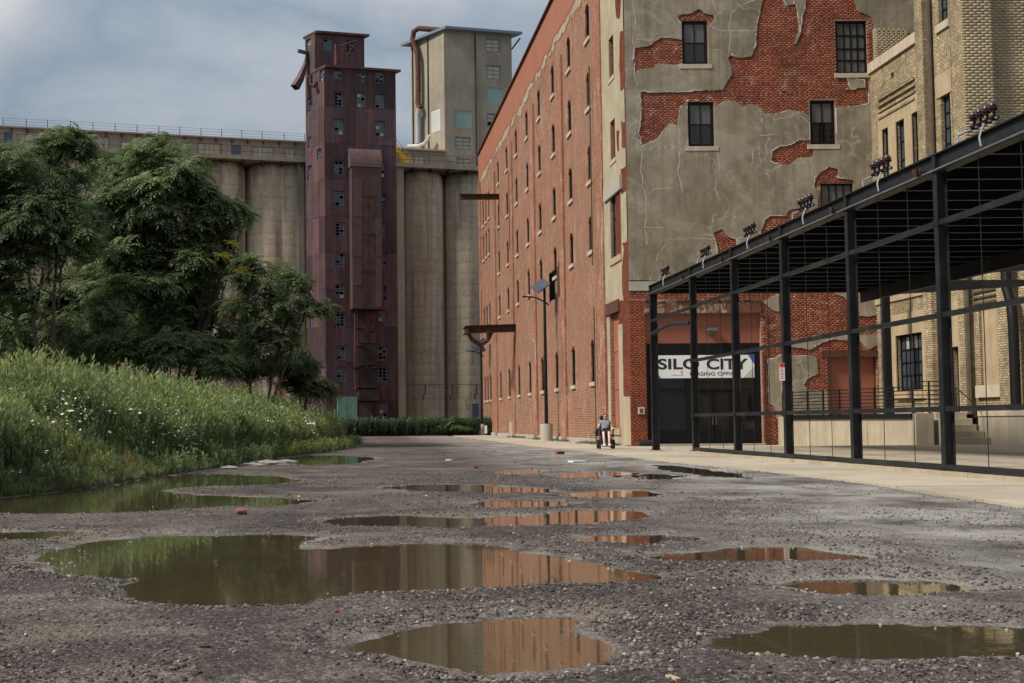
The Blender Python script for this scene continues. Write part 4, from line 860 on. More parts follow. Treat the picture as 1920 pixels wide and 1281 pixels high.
brick_field(mill, FA, -.04, 0, PIL_A, PTOP, lambda a, b: b < 99, MT['brick_pillar'], proud=.03, n_single=300, single=lambda a, b: b > -1)
# white lime-filled cracks
CR = [px7(c) for c in ([(135,0),(155,120),(140,220),(150,300),(150,420),(165,490)], [(180,540),(190,640),(175,760),(195,850),(185,960),(200,1080),(215,1120),(210,1281),(220,1400)], [(410,610),(400,720),(410,830),(400,1000),(420,1080),(430,1100)], [(835,0),(740,40),(700,80),(690,170),(700,200),(685,310)], [(200,860),(300,845),(400,840)], [(575,150),(640,175),(730,180),(850,178)], [(595,0),(605,35),(630,80)], [(850,600),(880,660),(870,780)], [(225,1115),(260,1080),(350,1075)], [(625,870),(640,980)], [(830,860),(820,960)], [(1160,900),(1165,1010)], [(160,225),(240,235),(255,200),(290,195)])]
CR += [px4(c) for c in ([(15,660),(120,658)], [(365,640),(362,605),(385,590)], [(455,650),(475,600)], [(265,712),(365,715)], [(0,270),(60,262),(185,255)], [(585,40),(610,110),(600,200),(690,192)], [(590,230),(600,330)])]
mb = MB()
for c in CR:
    pts = []
    for i in range(len(c)-1):
        for t in np.linspace(0, 1, 7)[:-1]: pts.append(np.array(c[i])*(1-t)+np.array(c[i+1])*t+np.array([random.uniform(-.035, .035), random.uniform(-.03, .03)]))
    pts.append(np.array(c[-1]))
    for i in range(len(pts)-1):
        d = pts[i+1]-pts[i]; n_ = np.array([-d[1], d[0]])/(np.linalg.norm(d)+1e-9)*random.uniform(.006, .021); P = [FA.p(*(pts[i]-n_), .049), FA.p(*(pts[i+1]-n_), .049), FA.p(*(pts[i+1]+n_), .049), FA.p(*(pts[i]+n_), .049)]; mb.quad(*P)
mb.build('crack', MT['crack'], mill, 'stuff')
for k, (nx, ny) in {'a': (2, 2), 'c': (2, 2), 'd': (2, 2)}.items():
    window(mill, FA, WF[k], nx, ny, .14, .13, .045, 'frame', 'glass', (.16, .2, .07), mixp=lambda i, j: 'shade' if j else 'glass')
r = WF['b']; window(mill, FA, r, 4, 4, .14, .1, .05, 'frame', 'shade', (.1, .2, .07), bars=[r[1]+.1, r[1]+.62, r[1]+1.15, r[1]+1.75, r[3]-.1])
r = WF['e']; window(mill, FA, r, 4, 3, .14, .08, .05, 'frame', 'shade', None)
mb = MB(); mb.fbox(FA, STORE[0]-.7, BLINE-.42, -.02, STORE[0]+1.9, BLINE-.005, .05); mb.build('stone_band', MT['base_concrete'], mill)
q = FA.rect(1207, 562, 1426, 587); mb = MB(); mb.fbox(FA, q[0], q[1], -.1, q[2], q[3], .05); mb.fbox(FA, q[0], q[3]-.05, .05, q[2], q[3], .10); mb.fbox(FA, q[0], q[1], .05, q[2], q[1]+.05, .10); mb.build('steel_lintel', MT['lintel'], mill)
q = FA.rect(1540, 657, 1650, 669); mb = MB(); mb.fbox(FA, q[0], q[1], -.1, q[2], q[3], .06); mb.build('steel_lintel', MT['rust'], mill)
mb = MB(); mb.fbox(FA, *DOOR[:2], -.3, DOOR[2], DOOR[3], -.22); ld = mb.build('loading_door', MT['salmon_panel'], mill)
mb = MB(); mb.fbox(FA, DOOR[0], DOOR[1], -.22, DOOR[0]+.07, DOOR[3], -.16); mb.fbox(FA, DOOR[2]-.07, DOOR[1], -.22, DOOR[2], DOOR[3], -.16); mb.build('door_frame', MT['rust'], ld)
# shop front
sf = STORE; yv = lambda py: FA.hit(1320, py)[1]; xv = lambda px: FA.hit(px, 740)[0]
mb = MB(); mb.fbox(FA, sf[0], yv(643), -.3, sf[2], sf[3], -.2)
mb.build('fascia_panel', MT['salmon_panel'], mill)
mb = MB(); B0, B1, G0, G1, TR = .17, yv(643)-.005, yv(806), yv(709), yv(730)
mb.fbox(FA, sf[0], B0, -.34, xv(1236), B1, -.2); mb.fbox(FA, xv(1419), B0, -.34, sf[2], B1, -.2); mb.fbox(FA, xv(1236), G1, -.33, xv(1419), B1, -.2)
mb.fbox(FA, xv(1236), B0, -.33, xv(1289), G0, -.21); mb.fbox(FA, xv(1289), B0, -.335, xv(1307), G1, -.19); mb.fbox(FA, xv(1375), B0, -.335, xv(1388), G1, -.19); mb.fbox(FA, xv(1388), B0, -.33, xv(1419), G0, -.21)
for a, b in ((1236, 1289), (1307, 1375), (1388, 1419)): mb.fbox(FA, xv(a), TR-.04, -.31, xv(b), TR+.04, -.2)
shop = mb.build('shop_front', MT['frame'], mill)
for a, b, c, d in ((1236, 1289, G0, TR-.04), (1236, 1289, TR+.04, G1), (1307, 1375, TR+.04, G1), (1388, 1419, G0, TR-.04), (1388, 1419, TR+.04, G1)):
    p = MB(); p.fbox(FA, xv(a), c, -.29, xv(b), d, -.27); p.build('pane', MT['glass'], shop)
for a, b in ((1307.5, 1340.5), (1341.5, 1374.5)):
    d = MB(); x0, x1 = xv(a), xv(b); d.fbox(FA, x0, B0+.02, -.3, x0+.11, TR-.05, -.23); d.fbox(FA, x1-.11, B0+.02, -.3, x1, TR-.05, -.23); d.fbox(FA, x0+.11, B0+.02, -.3, x1-.11, B0+.3, -.23); d.fbox(FA, x0+.11, TR-.17, -.3, x1-.11, TR-.05, -.23)
    dd = d.build('door', MT['frame'], mill); p = MB(); p.fbox(FA, x0+.11, B0+.3, -.28, x1-.11, TR-.17, -.26); p.build('pane', MT['glass'], dd)
    hx = x1-.06 if a < 1320 else x0+.06; h = MB(); h.tube([FA.p(hx, 1.0, -.23), FA.p(hx, 1.0, -.17), FA.p(hx, 1.35, -.17), FA.p(hx, 1.35, -.23)], .012); h.build('handle', MT['conduit'], dd)
mb = MB(); mb.fbox(FA, sf[0]-.1, 0.1, -.5, sf[2]+.1, .17, .05); mb.build('threshold', MT['base_concrete'], mill)
# interior room behind the glass, so the panes stand in front of depth
# wall lamp, conduit
lr = FA.rect(1326, 615, 1345, 626); mb = MB(); mb.fbox(FA, lr[0], lr[1]+.1, -.2, lr[2], lr[3], .12); mb.fbox(FA, lr[0]+.05, lr[1], -.2, lr[2]-.05, lr[1]+.1, .02); mb.build('wall_lamp', MT['conduit'], mill, bevel=.02)
mb = MB(); mb.tube([FA.p(xv(1432), .2, .06), FA.p(xv(1432), 4.2, .06)], .03); mb.build('conduit', MT['rust'], mill); mb = MB(); mb.tube([FA.p(xv(1425), 6.4, .06), FA.p(xv(1438), 5.9, .06), FA.p(xv(1437), 2, .06)], .02); mb.build('conduit', MT['rust'], mill)
# tan brick box on the facade
q = FA.rect(1637, 55, 1698, 150); brick_box = MB(); brick_box.fbox(FA, q[0], q[1]-.8, -.1, q[2], q[3], .3); bo = brick_box.build('brick_chase', MT['mortar_tan'], mill)
Fc = Fr(FA.p(0, 0, .3), (1, 0, 0), (0, -1, 0)); brick_field(mill, Fc, q[0], q[1]-.8, q[2], q[3], lambda a, b: b < 99, MT['brick_tan'])

# ---- long wall
cols = [LW.hit(x, y)[0] for x, y in ((1101, 48), (1066, 108), (1035.7, 161), (1010.5, 203), (987.5, 243), (967.9, 275), (949.8, 307))]
sp_ = (cols[-1]-cols[0])/6; cols = [cols[0]+sp_*i for i in range(8)]
ROWS = [(3.05, 5.25), (9.8, 11.6), (13.42, 15.25), (17.25, 19.1), (20.85, 22.7)]
Wd = .95; LEN = 58.6; openings = []
for ci, c in enumerate(cols):
    for ri, (z0, z1) in enumerate(ROWS): openings.append((c-Wd/2, z0+.15, c+Wd/2, z1+.15))
for k in range(3):
    for (z0, z1) in ((3.05, 5.25), (9.6, 11.6), (16.0, 18.3), (19.2, 21.6)):
        c = 51.4+k*2.1; openings.append((c-.42, z0+.15, c+.42, z1+.15))
S1 = LW.rect(1144, 69, 1151, 146); S2 = LW.rect(1146, 225, 1155, 300); S3 = LW.rect(1146, 364, 1166, 482); S4 = LW.rect(1146, 587, 1162, 803)
LO1 = LW.rect(1031.5, 512, 1040.5, 563); LO2 = LW.rect(1049, 490, 1058.7, 551)
S1 = ((S1[0]+S1[2])/2-.5, S1[1], (S1[0]+S1[2])/2+.5, S1[3]); S2 = ((S2[0]+S2[2])/2-.5, S2[1], (S2[0]+S2[2])/2+.5, S2[3])
allh = openings+[S1, S2, S3, S4, LO1, LO2]
mb = MB(); wall_grid(mb, LW, 0, 0, LEN, ROOF, allh, .2); mb.build('long_wall', MT['brick_long'], mill)
for k, (a0, b0, a1, b1) in enumerate(openings):
    mb = MB(); mb.fbox(LW, a0, b0, -.19, a0+.06, b1, -.06); mb.fbox(LW, a1-.06, b0, -.19, a1, b1, -.06); mb.fbox(LW, a0+.06, b0, -.19, a1-.06, b0+.06, -.06); mb.fbox(LW, a0+.06, (b0+b1)/2-.025, -.12, a1-.06, (b0+b1)/2+.025, -.07)
    w_ = mb.build('window', MT['frame'], mill)
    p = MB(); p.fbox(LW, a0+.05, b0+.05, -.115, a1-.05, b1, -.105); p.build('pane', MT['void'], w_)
    s = MB(); s.fbox(LW, a0-.16, b0-.2, -.1, a1+.16, b0, .09); s.build('sill', MT['stone'], w_)
    # segmental brick arch, filling the two upper corners of the opening
    ar = MB(); n_ = 8; cx_ = (a0+a1)/2; hw = (a1-a0)/2; rise = .3
    for i in range(n_):
        t0, t1 = -1+2*i/n_, -1+2*(i+1)/n_; y0, y1 = b1-rise*t0*t0, b1-rise*t1*t1
        A = [(cx_+hw*t0, y0), (cx_+hw*t1, y1), (cx_+hw*t1*1.18, y1+.3 if abs(t1) < 1 else b1+.12), (cx_+hw*t0*1.18, y0+.3 if abs(t0) < 1 else b1+.12)]
        ar.hexa([LW.p(*A[0], -.19), LW.p(*A[1], -.19), LW.p(*A[1], .025), LW.p(*A[0], .025), LW.p(*A[3], -.19), LW.p(*A[2], -.19), LW.p(*A[2], .025), LW.p(*A[3], .025)])
    ar.build('arch', MT['brick_pilaster'], w_)
for r in (S1, S2): window(mill, LW, r, 1, 2, .2, .09, .05, 'frame', 'glass', (.12, .2, .08, 'stone'), split=False)
window(mill, LW, S3, 4, 3, .16, .1, .06, 'frame', 'bluepane', (.1, .3, .1, 'tan_stone'))
q = LW.rect(1140, 341, 1167, 375); mb = MB(); mb.fbox(LW, S3[0]-.3, S3[3], -.1, S3[2]+1.0, S3[3]+.65, .14); mb.build('window_lintel', MT['base_concrete'], mill)
# boarded doorway, three panels of planks
mb = MB(); mb.fbox(LW, S4[0], S4[1], -.28, S4[2], S4[3], -.19); bd = mb.build('boarded_door', MT['salmon'], mill)
for i in range(3):
    for j in range(5):
        wdt = (S4[2]-S4[0])/5; hgt = (S4[3]-S4[1])/3; p = MB(); p.fbox(LW, S4[0]+j*wdt+.012, S4[1]+i*hgt+.02, -.2, S4[0]+(j+1)*wdt-.012, S4[1]+(i+1)*hgt-.02, -.165+random.uniform(0, .01)); p.build('plank', MT['salmon'], bd)
mb = MB(); mb.fbox(LW, S4[0]-.35, S4[3], -.1, S4[2]+.6, S4[3]+.55, .12); mb.build('door_lintel', MT['rust'], mill)
mb = MB(); mb.fbox(LW, S4[0]-.25, S4[1]-.3, -.1, S4[2]+.15, S4[1], .12); mb.build('door_sill', MT['tan_stone'], mill)
for r in (LO1, LO2):
    mb = MB(); mb.fbox(LW, r[0], r[1], -.25, r[2], r[3], -.2); mb.fbox(LW, r[0]-.08, r[1]-.08, -.1, r[0]+.02, r[3]+.08, .05); mb.fbox(LW, r[2]-.02, r[1]-.08, -.1, r[2]+.08, r[3]+.08, .05); mb.fbox(LW, r[0]+.02, r[3]-.02, -.1, r[2]-.02, r[3]+.08, .05)
    lv = mb.build('louver', MT['frame'], mill)
    k = int((r[3]-r[1])/.17)
    for i in range(k):
        z = r[1]+.1+i*.17; s = MB(); s.hexa([LW.p(r[0]+.02, z, -.19), LW.p(r[2]-.02, z, -.19), LW.p(r[2]-.02, z-.1, .0), LW.p(r[0]+.02, z-.1, .0), LW.p(r[0]+.02, z+.02, -.19), LW.p(r[2]-.02, z+.02, -.19), LW.p(r[2]-.02, z-.08, .0), LW.p(r[0]+.02, z-.08, .0)]); s.build('slat', MT['frame'], lv)
for i in range(5):
    c = cols[0]-sp_/2+i*2*sp_
    if c > 52: continue
    mb = MB(); mb.fbox(LW, c-.72, 0, -.05, c+.72, 22.45, .11); mb.build('pilaster', MT['brick_pilaster'], mill)
mb = MB(); mb.fbox(LW, LEN-1.2, 0, -.05, LEN, ROOF-2.7, .11); mb.build('pilaster', MT['brick_pilaster'], mill)
mb = MB(); mb.fbox(LW, 6.4, 0, -.1, LEN, .32, .09); mb.build('plinth', MT['base_concrete'], mill)
# salmon coating of the parapet, ragged cream render below it
zsal = ROOF-2.45
mb = MB(); mb.fbox(LW, 0.0, zsal+.12, -.1, LEN+.05, ROOF, .05)
for k in (14.5, 27.5, 41): pass
mb.build('parapet', MT['salmon'], mill)
layer('parapet', MT['salmon'], mill, LW, 6.0, zsal-1.2, LEN, zsal+.14, lambda A, B: (zsal-B)+(vnoise(A*.4, B*.9, 61, 5, .7)-.5)*1.3, .13, .056)
layer('render_coat', MT['render_dull'], mill, LW, 5.8, zsal-2.0, LEN, zsal+.4, lambda A, B: (zsal-.55-B)+(vnoise(A*.2, B*.3, 62, 3, .6)-.5)*.8+(vnoise(A*.8, B*1.2, 63, 5, .75)-.5)*1.5, .12, .03)
mb = MB(); mb.box(XW-.2, YF-.1, ROOF+ZB, XW+.45, YF+LEN+.1, ROOF+ZB+.12); mb.box(XW+.45, YF-.1, ROOF+ZB, 38, YF+.4, ROOF+ZB+.12); mb.build('coping', MT['rust'], mill)
mb = MB(); mb.box(XW+.35, YF+.35, ROOF+ZB-1.4, 38.4, YF+LEN-.2, ROOF+ZB-1.1); mb.build('roof', MT['conduit'], mill)
mb = MB(); mb.quad((XW, YF+LEN, ZB), (38.4, YF+LEN, ZB), (38.4, YF+LEN, ROOF+ZB), (XW, YF+LEN, ROOF+ZB)); mb.quad((38.4, YF, ZB), (38.4, YF+LEN, ZB), (38.4, YF+LEN, ROOF+ZB), (38.4, YF, ROOF+ZB)); mb.build('rear_wall', MT['brick_long'], mill)
def p5(L): return [LW.hit(880+x/3.05, y/3.05) for x, y in L]
def p3(L): return [LW.hit(1090+x/4.267, 300+y/4.267) for x, y in L]
def p6(L): return [LW.hit(1090+x/4.42, 560+y/4.42) for x, y in L]
AE = 6.15; SB = LW.hit(1140, 577)[1]
BRS = [p5([(830,-60),(878,-60),(866,115),(845,100)]), p5([(866,180),(893,180),(893,515),(868,520),(862,400)]), p5([(845,750),(862,745),(860,870),(848,860)]), p5([(872,700),(899,700),(899,850),(875,845)]), p5([(868,960),(904,960),(904,1100),(872,1110)]), p3([(330,660),(395,655),(410,1300),(320,1300),(322,1190),(345,1140),(332,1060),(330,860),(345,720)]), p3([(222,195),(250,165),(240,210)])]
LOWC = [p6([(300,240),(345,205),(356,800),(412,808),(422,1225),(280,1225),(275,1085),(322,1060),(318,760)]), p6([(215,110),(248,110),(252,1060),(236,1060)])]
def strip_F(A, B):
    d = rect_sd((-.5, SB, AE, 40), A, B)
    for p in BRS: d = np.maximum(d, -sdf_poly(p, A, B))
    for p in LOWC: d = np.minimum(d, sdf_poly(p, A, B))
    d = d+(vnoise(A*1.2, B*1.2, 71, 4, .6)-.5)*.28
    for r in (S1, S2, S3, S4): d = np.maximum(d, -(rect_sd(r, A, B)-.01))
    return d
layer('stucco_strip', MT['stucco_sunlit'], mill, LW, 0.0, 0., AE+.4, ROOF-.05, strip_F, .07, .04)
# corner quoin bricks on the long side, real blocks down the pillar
brick_field(mill, LW, 0, 0, 2.2, ROOF-.5, lambda a, b: (strip_F(a, b) > -.1) & (rect_sd(S4, a, b) > .1), MT['brick_pillar'], proud=.022)
mb = MB()
for (x, y0, y1) in ((1121, 575, 835), (1113, 120, 500), (1050, 500, 560), (958, 320, 470)):
    a = LW.hit(x, (y0+y1)/2)[0]; mb = MB(); mb.tube([LW.p(a, LW.hit(x, y1)[1], .14), LW.p(a, LW.hit(x, y0)[1], .14)], .035); mb.build('conduit', MT['pipe_brown'], mill)
mb = MB(); q = LW.rect(957, 791, 966, 816); mb.fbox(LW, q[0], .32, .0, q[2], q[3], .1); mb.build('access_hatch', MT['tan_stone'], mill)
# iron beams jutting from the long wall
def ibeam(mb, p, q, h, w_, t=.03):
    p = np.array(p, float); q = np.array(q, float); z = np.array([0, 0, h/2]); mb.bar(p+z, q+z, w_, t); mb.bar(p-z, q-z, w_, t); mb.bar(p, q, t, h-t)
mb = MB(); Yb = onX(936, 369, XW)[1]; zb = onX(936, 369, XW)[2]; xe = onY(862, 369, Yb)[0]; ibeam(mb, (XW+.3, Yb, zb), (xe, Yb, zb), .42, .3); mb.build('iron_beam', MT['rustbeam'], mill)
mb = MB(); Yb = onX(967, 615, XW)[1]; zb = onX(967, 615, XW)[2]; xe = onY(874, 615, Yb)[0]; ibeam(mb, (XW+.3, Yb, zb), (xe, Yb, zb-.1), .55, .4); ibeam(mb, (xe+.1, Yb-.4, zb-.1), (xe+.1, Yb+2.2, zb-.1), .5, .35)
mb.tube([(xe+.1, Yb-.3, zb-.3), (xe+.35, Yb-.1, zb-.8), (xe+1.1, Yb, zb-1.3), (xe+1.3, Yb, zb-1.75)], .16, 6); mb.bar((xe+1.6, Yb, zb-.2), (xe+1.6, Yb, zb-1.0), .12, .5)
mb.tube([(xe+1.9, Yb, zb-.3), (xe+1.6, Yb, zb-.9), (xe+1.2, Yb, zb-1.1)], .17, 6); mb.bar((xe+1.65, Yb, zb+.3), (xe+1.65, Yb, zb-.5), .14, .16, (0, 1, 0)); mb.build('iron_bracket', MT['rustbeam'], mill)

# ---------------------------------------------------------------- tan brick building
XT = 23.45; TW = Fr((XT, YF-.03, ZB), (0, -1, 0), (-1, 0, 0)); tan = thing('tan_building', 'tan brick building with stone trim, a corner tower and a loading dock', 'building', (XT, 40, ZB))
aT0 = TW.hit(1730, 80)[0]; aT1 = TW.hit(1803, 120)[0]; zW = TW.hit(1728, 74)[1]; aEnd = 26.
tw = [TW.rect(1656, 241, 1667.5, 330), TW.rect(1682, 225, 1698, 330), TW.rect(1712, 210, 1725.5, 330)]; zt = tw[1][3]; tw = [(q[0], zt-3.3, q[2], zt) for q in tw]
tt = [TW.rect(1765, 177, 1783, 300), TW.rect(1758, -60, 1776, 43)]; LWN = TW.rect(1682, 626, 1732, 732); LDR = TW.rect(1787, 650, 1801, 777); VENT = TW.rect(1670, 136, 1676, 148)
NICHE = TW.rect(1837, 568, 1873, 722)
ZLOW = 8.2
mb = MB(); wall_grid(mb, TW, 0, 0, aT0, zW, tw+[LWN, VENT], .3); wall_grid(mb, TW, aT0, 0, aT1, 34, tt+[LDR], .3); wall_grid(mb, TW, aT1, 0, aEnd, ZLOW, [NICHE], .18); mb.build('side_wall', MT['brick_tanwall'], tan)
mb = MB(); mb.fbox(TW, 0, zW, -.4, aT0, zW+.45, .1); mb.build('coping', MT['stone'], tan)
mb = MB(); mb.box(XT+.3, YF-.03-aT1, ZB, 40, YF-.3, zW+ZB-.4) if False else mb.box(XT+.4, YF-.03-aT0, zW+ZB-1, 40, YF-.3, zW+ZB-.8); mb.build('roof', MT['conduit'], tan)
mb = MB(); mb.box(XT+.05, YF-.03-aEnd, ZLOW+ZB-.3, 40, YF-.03-aT1+.0, ZLOW+ZB-.1); mb.build('roof', MT['conduit'], tan)
for q in tw+tt: window(tan, TW, q, 2, 4, .2, .06, .04, 'frame', 'bluepane', None, split=False)
for q in tt: s = MB(); s.fbox(TW, q[0]-.15, q[1]-.3, -.1, q[2]+.15, q[1], .08); s.build('sill', MT['stone'], tan)
mb = MB(); a0, a1 = tw[0][0]-.35, tw[2][2]+.35
mb.fbox(TW, a0, zt, -.05, a1, zt+.75, .04)
for u, v in ((a0, tw[0][0]), (tw[0][2], tw[1][0]), (tw[1][2], tw[2][0]), (tw[2][2], a1)): mb.fbox(TW, u, zt-3.3, -.05, v, zt-.002, .035)
mb.fbox(TW, tt[0][0]-.3, tt[0][3], -.05, tt[0][2]+.3, tt[0][3]+.9, .04); mb.build('stone_trim', MT['tan_stone'], tan)
mb = MB()
for k in range(4): z = TW.hit(1700, 172)[1]-k*.28+.3; mb.fbox(TW, a0+.1, z, -.02, a1-.6, z+.1, .09)
mb.build('string_course', MT['brick_tanwall'], tan)
pl = (TW.hit(1729, 100)[0], TW.hit(1743, 100)[0]); mb = MB(); mb.fbox(TW, pl[0], 0, -.05, pl[1], 34, .28); mb.build('pilaster', MT['brick_tanwall'], tan)
pl2 = (TW.hit(1788, 100)[0], aT1); mb = MB(); mb.fbox(TW, pl2[0], ZLOW, -.05, pl2[1]-.52, 34, .145); mb.build('pilaster', MT['brick_tanwall'], tan)
mb = MB(); mb.tube([TW.p(pl[1]+.25, ZLOW-.5, .12), TW.p(pl[1]+.25, 34, .12)], .1, 8); mb.build('downpipe_and_recess', MT['pipe_brown'], tan)  # dark tube drawn in place of the shaded recess line beside the pilaster
# tower front faces the camera: real bricks
YT = YF-.03-aT1; TF = Fr((XT, YT, ZB), (1, 0, 0), (0, -1, 0)); pw = TF.hit(1852, 100)[0]
mb = MB(); mb.fbox(TF, -.13, ZLOW-1, -.5, pw, 34, .35); mb.fbox(TF, pw, ZLOW-1, -.5, 12, 34, 0); mb.build('tower_front', MT['brick_tanwall'], tan)
TP = Fr(TF.p(0, 0, .35), (1, 0, 0), (0, -1, 0)); vis = TF.hit(1803, 290)[1]
brick_field(tan, TP, -.13, vis-1.2, pw, 22, lambda a, b: b < 99, MT['brick_tan'], L=.285, Hh=.088, jt=.02, proud=.009, header=0, n_single=300, single=lambda a, b: b > vis)
brick_field(tan, TF, pw, vis-1.2, 5., 22, lambda a, b: b < 99, MT['brick_tan'], L=.285, Hh=.088, jt=.02, proud=.009, header=0)
mb = MB(); mb.fbox(TP, pw-.02, 0, -.4, pw+.0, 34, -.001); mb = MB(); mb.quad(TF.p(pw, ZLOW, 0), TF.p(pw, 34, 0), TF.p(pw, 34, .35), TF.p(pw, ZLOW, .35)); mb.build('pier_return', MT['brick_tanwall'], tan)
# ground floor trim
mb = MB(); q = LWN; mb.fbox(TW, q[0]-.75, q[1]-.35, -.05, q[0], q[3]+.9, .05); mb.fbox(TW, q[2], q[1]-.35, -.05, q[2]+.6, q[3]+.9, .05); mb.fbox(TW, q[0], q[3], -.05, q[2], q[3]+.9, .05); mb.fbox(TW, q[0], q[1]-.35, -.05, q[2], q[1], .12)
q = LDR; mb.fbox(TW, q[0]-1.0, q[1], -.05, q[0], q[3]+1.8, .05); mb.fbox(TW, q[2], q[1], -.05, q[2]+.5, q[3]+1.8, .05); mb.fbox(TW, q[0], q[3], -.05, q[2], q[3]+1.8, .05)
mb.fbox(TW, 0, TW.hit(1700, 560)[1], -.05, aT1-1.2, TW.hit(1700, 560)[1]+.5, .07); mb.build('stone_trim', MT['tan_stone'], tan)
window(tan, TW, LWN, 6, 4, .22, .09, .05, 'frame', 'bluepane', None, mixp=lambda i, j: 'palepane' if (j == 3 and i % 2) else 'bluepane')
mb = MB(); q = LDR; mb.fbox(TW, q[0], q[1], -.28, q[2], q[3], -.2); dr = mb.build('door', MT['frame'], tan); mb = MB(); mb.fbox(TW, q[0]+.15, q[1]+1.1, -.2, q[2]-.15, q[3]-.3, -.19); mb.build('pane', MT['bluepane'], dr)
mb = MB(); mb.fbox(TW, NICHE[0]-.0, NICHE[1], -.18, NICHE[2], NICHE[3], -.1); mb.build('niche_panel', MT['tan_stone'], tan); mb = MB(); mb.fbox(TW, NICHE[0]-.2, NICHE[1]-.45, -.05, NICHE[2]+.15, NICHE[1], .12); mb.build('sill', MT['stone'], tan)
mb = MB()
for k in range(4): z = TW.hit(1850, 545)[1]-k*.22+.2; mb.fbox(TW, NICHE[0]-.3, z, -.02, NICHE[2]+.4, z+.07, .08)
mb.build('string_course', MT['pipe_brown'], tan)
for px in (1826,):
    a = TW.hit(px, 650)[0]; mb = MB(); mb.tube([TW.p(a, 1.2, .2), TW.p(a, ZLOW, .2)], .12, 8); mb.build('downpipe_and_recess', MT['pipe_brown'], tan)
for px in (1815, 1890):
    a = TW.hit(px, 650)[0]; mb = MB(); mb.fbox(TW, a-.45, 1.2, -.05, a+.45, ZLOW-1, .1); mb.build('pilaster', MT['brick_tanwall'], tan)

# ---------------------------------------------------------------- grain elevator
EU = np.array([8950., 2200., 0]); EU /= np.linalg.norm(EU); EN = np.array([EU[1], -EU[0], 0])
EO = np.array([-3., 120., -.3]); EF = Fr(EO, EU, EN)
elev = thing('grain_elevator', 'long concrete grain elevator of round silos with a gallery along the top', 'grain elevator', (0, 121, -.3))
ZD = EF.hit(480, 301)[1]; RS = 2.42
a_s = EF.hit(513, 500)[0]; a_r = EF.hit(803, 500)[0]; SPC = 4.93
cent = [a_s-SPC*k for k in range(0, 9)]+[a_r-SPC*3, a_r-SPC*2, a_r-SPC, a_r, a_r+SPC, a_r+2*SPC, a_r+3*SPC]
for a in cent:
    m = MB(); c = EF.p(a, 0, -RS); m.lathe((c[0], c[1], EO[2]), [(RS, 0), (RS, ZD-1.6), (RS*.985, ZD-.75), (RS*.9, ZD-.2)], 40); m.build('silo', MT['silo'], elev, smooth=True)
mb = MB(); mb.fbox(EF, -60, 0, -RS-3, 34, ZD-.1, -RS-.3); mb.build('back_wall', MT['silo_gap_shade'], elev)
mb = MB(); mb.fbox(EF, -62, ZD-.1, -8, 34, ZD+.32, .75); mb.build('deck', MT['concrete'], elev)
mb = MB()
for k in range(-60, 34, 2): mb.fbox(EF, k, ZD-.45, -.8, k+.16, ZD-.11, .6)
mb.build('deck_beam', MT['rust'], elev)
aL, aR2 = EF.hit(560, 600)[0], EF.hit(752, 600)[0]
mb = MB(); mb.fbox(EF, EF.hit(559, 600)[0], 0, -2, EF.hit(571, 600)[0], ZD-.12, .15); mb.fbox(EF, EF.hit(743, 600)[0], 0, -2, EF.hit(757, 600)[0], ZD-.12, .5); mb.build('buttress', MT['concrete'], elev)
# gallery
GF = Fr(EF.p(0, 0, -1.6), EU, EN); ZG = GF.hit(560, 268)[1]
gw = [(160,225,318,290),(530,247,680,345),(1095,283,1165,360),(1225,290,1370,380),(1560,312,1700,400),(1760,320,1830,412),(885,260,960,330),(1885,328,1925,400)]
gw = [GF.rect(a/3.31, 180+b/3.31, c/3.31, 180+d/3.31) for a, b, c, d in gw]; gd = [GF.rect(a/3.31, 180+b/3.31, c/3.31, 180+d/3.31) for a, b, c, d in ((22,225,78,318), (1435,305,1497,402))]
mb = MB(); g0 = -60; g1 = GF.hit(576, 280)[0]; wall_grid(mb, GF, g0, ZD, g1, ZG, gw+gd, .2); mb.quad(*face(GF, g0, ZD, g1, ZG, -5)); mb.build('gallery_wall', MT['concrete'], elev)
mb = MB(); mb.fbox(GF, g0, ZG, -5.4, g1+.2, ZG+.14, .35); rf = mb.build('gallery_roof', MT['concrete'], elev)
for k in range(19):
    a = GF.hit(20+k*29.5, 260)[0]; b = MB(); b.fbox(GF, a, ZG-.35, -.02, a+.16, ZG-.004, .3); b.build('bracket', MT['rust'], elev)
for i, q in enumerate(gw): window(elev, GF, q, 4 if q[2]-q[0] > 1.4 else 2, 1, .1, .14, .06, 'bluegrey', 'yellowpane', None, split=False, mixp=lambda i, j: 'palepane' if i == 1 else 'yellowpane')
for q in gd: m = MB(); m.fbox(GF, *q[:2], -.2, q[2], q[3], -.1); m.build('door', MT['bluedoor'], elev)
m = MB(); q = GF.rect(757/3.31, 180+297/3.31, 805/3.31, 180+357/3.31); m.fbox(GF, *q[:2], -.1, q[2], q[3], .25); m.build('vent_box', MT['paleboard'], elev, bevel=.03)
mb = MB(); prev = None
for zx, zy in ((18,160),(163,172),(295,182),(437,192),(576,202),(714,212),(850,218),(985,228),(1115,234),(1247,243),(1374,250),(1500,257),(1626,266),(1762,274),(1890,282)):
    a = GF.hit(zx/3.31, 180+zy/3.31)[0]; b = MB(); b.tube([GF.p(a, ZG+.1, .1), GF.p(a, ZG+.98, .1)], .035, 5); b.build('roof_post', MT['rubber'], elev)
    if prev is not None:
        for h in (.38, .68, .95): mb.tube([GF.p(prev, ZG+h, .1), GF.p(a, ZG+h, .1)], .014, 4, False)
    prev = a
mb.build('roof_wire', MT['conduit'], elev)
def deck_rail(a0, a1, name='railing'):
    r = MB(); a = a0
    while a < a1: r.tube([EF.p(a, ZD+.3, .62), EF.p(a, ZD+1.35, .62)], .03, 5); a += 1.65
    for h in (.72, 1.32): r.tube([EF.p(a0, ZD+h, .62), EF.p(a1, ZD+h, .62)], .026, 5)
    return r.build(name, MT['rust'], elev)
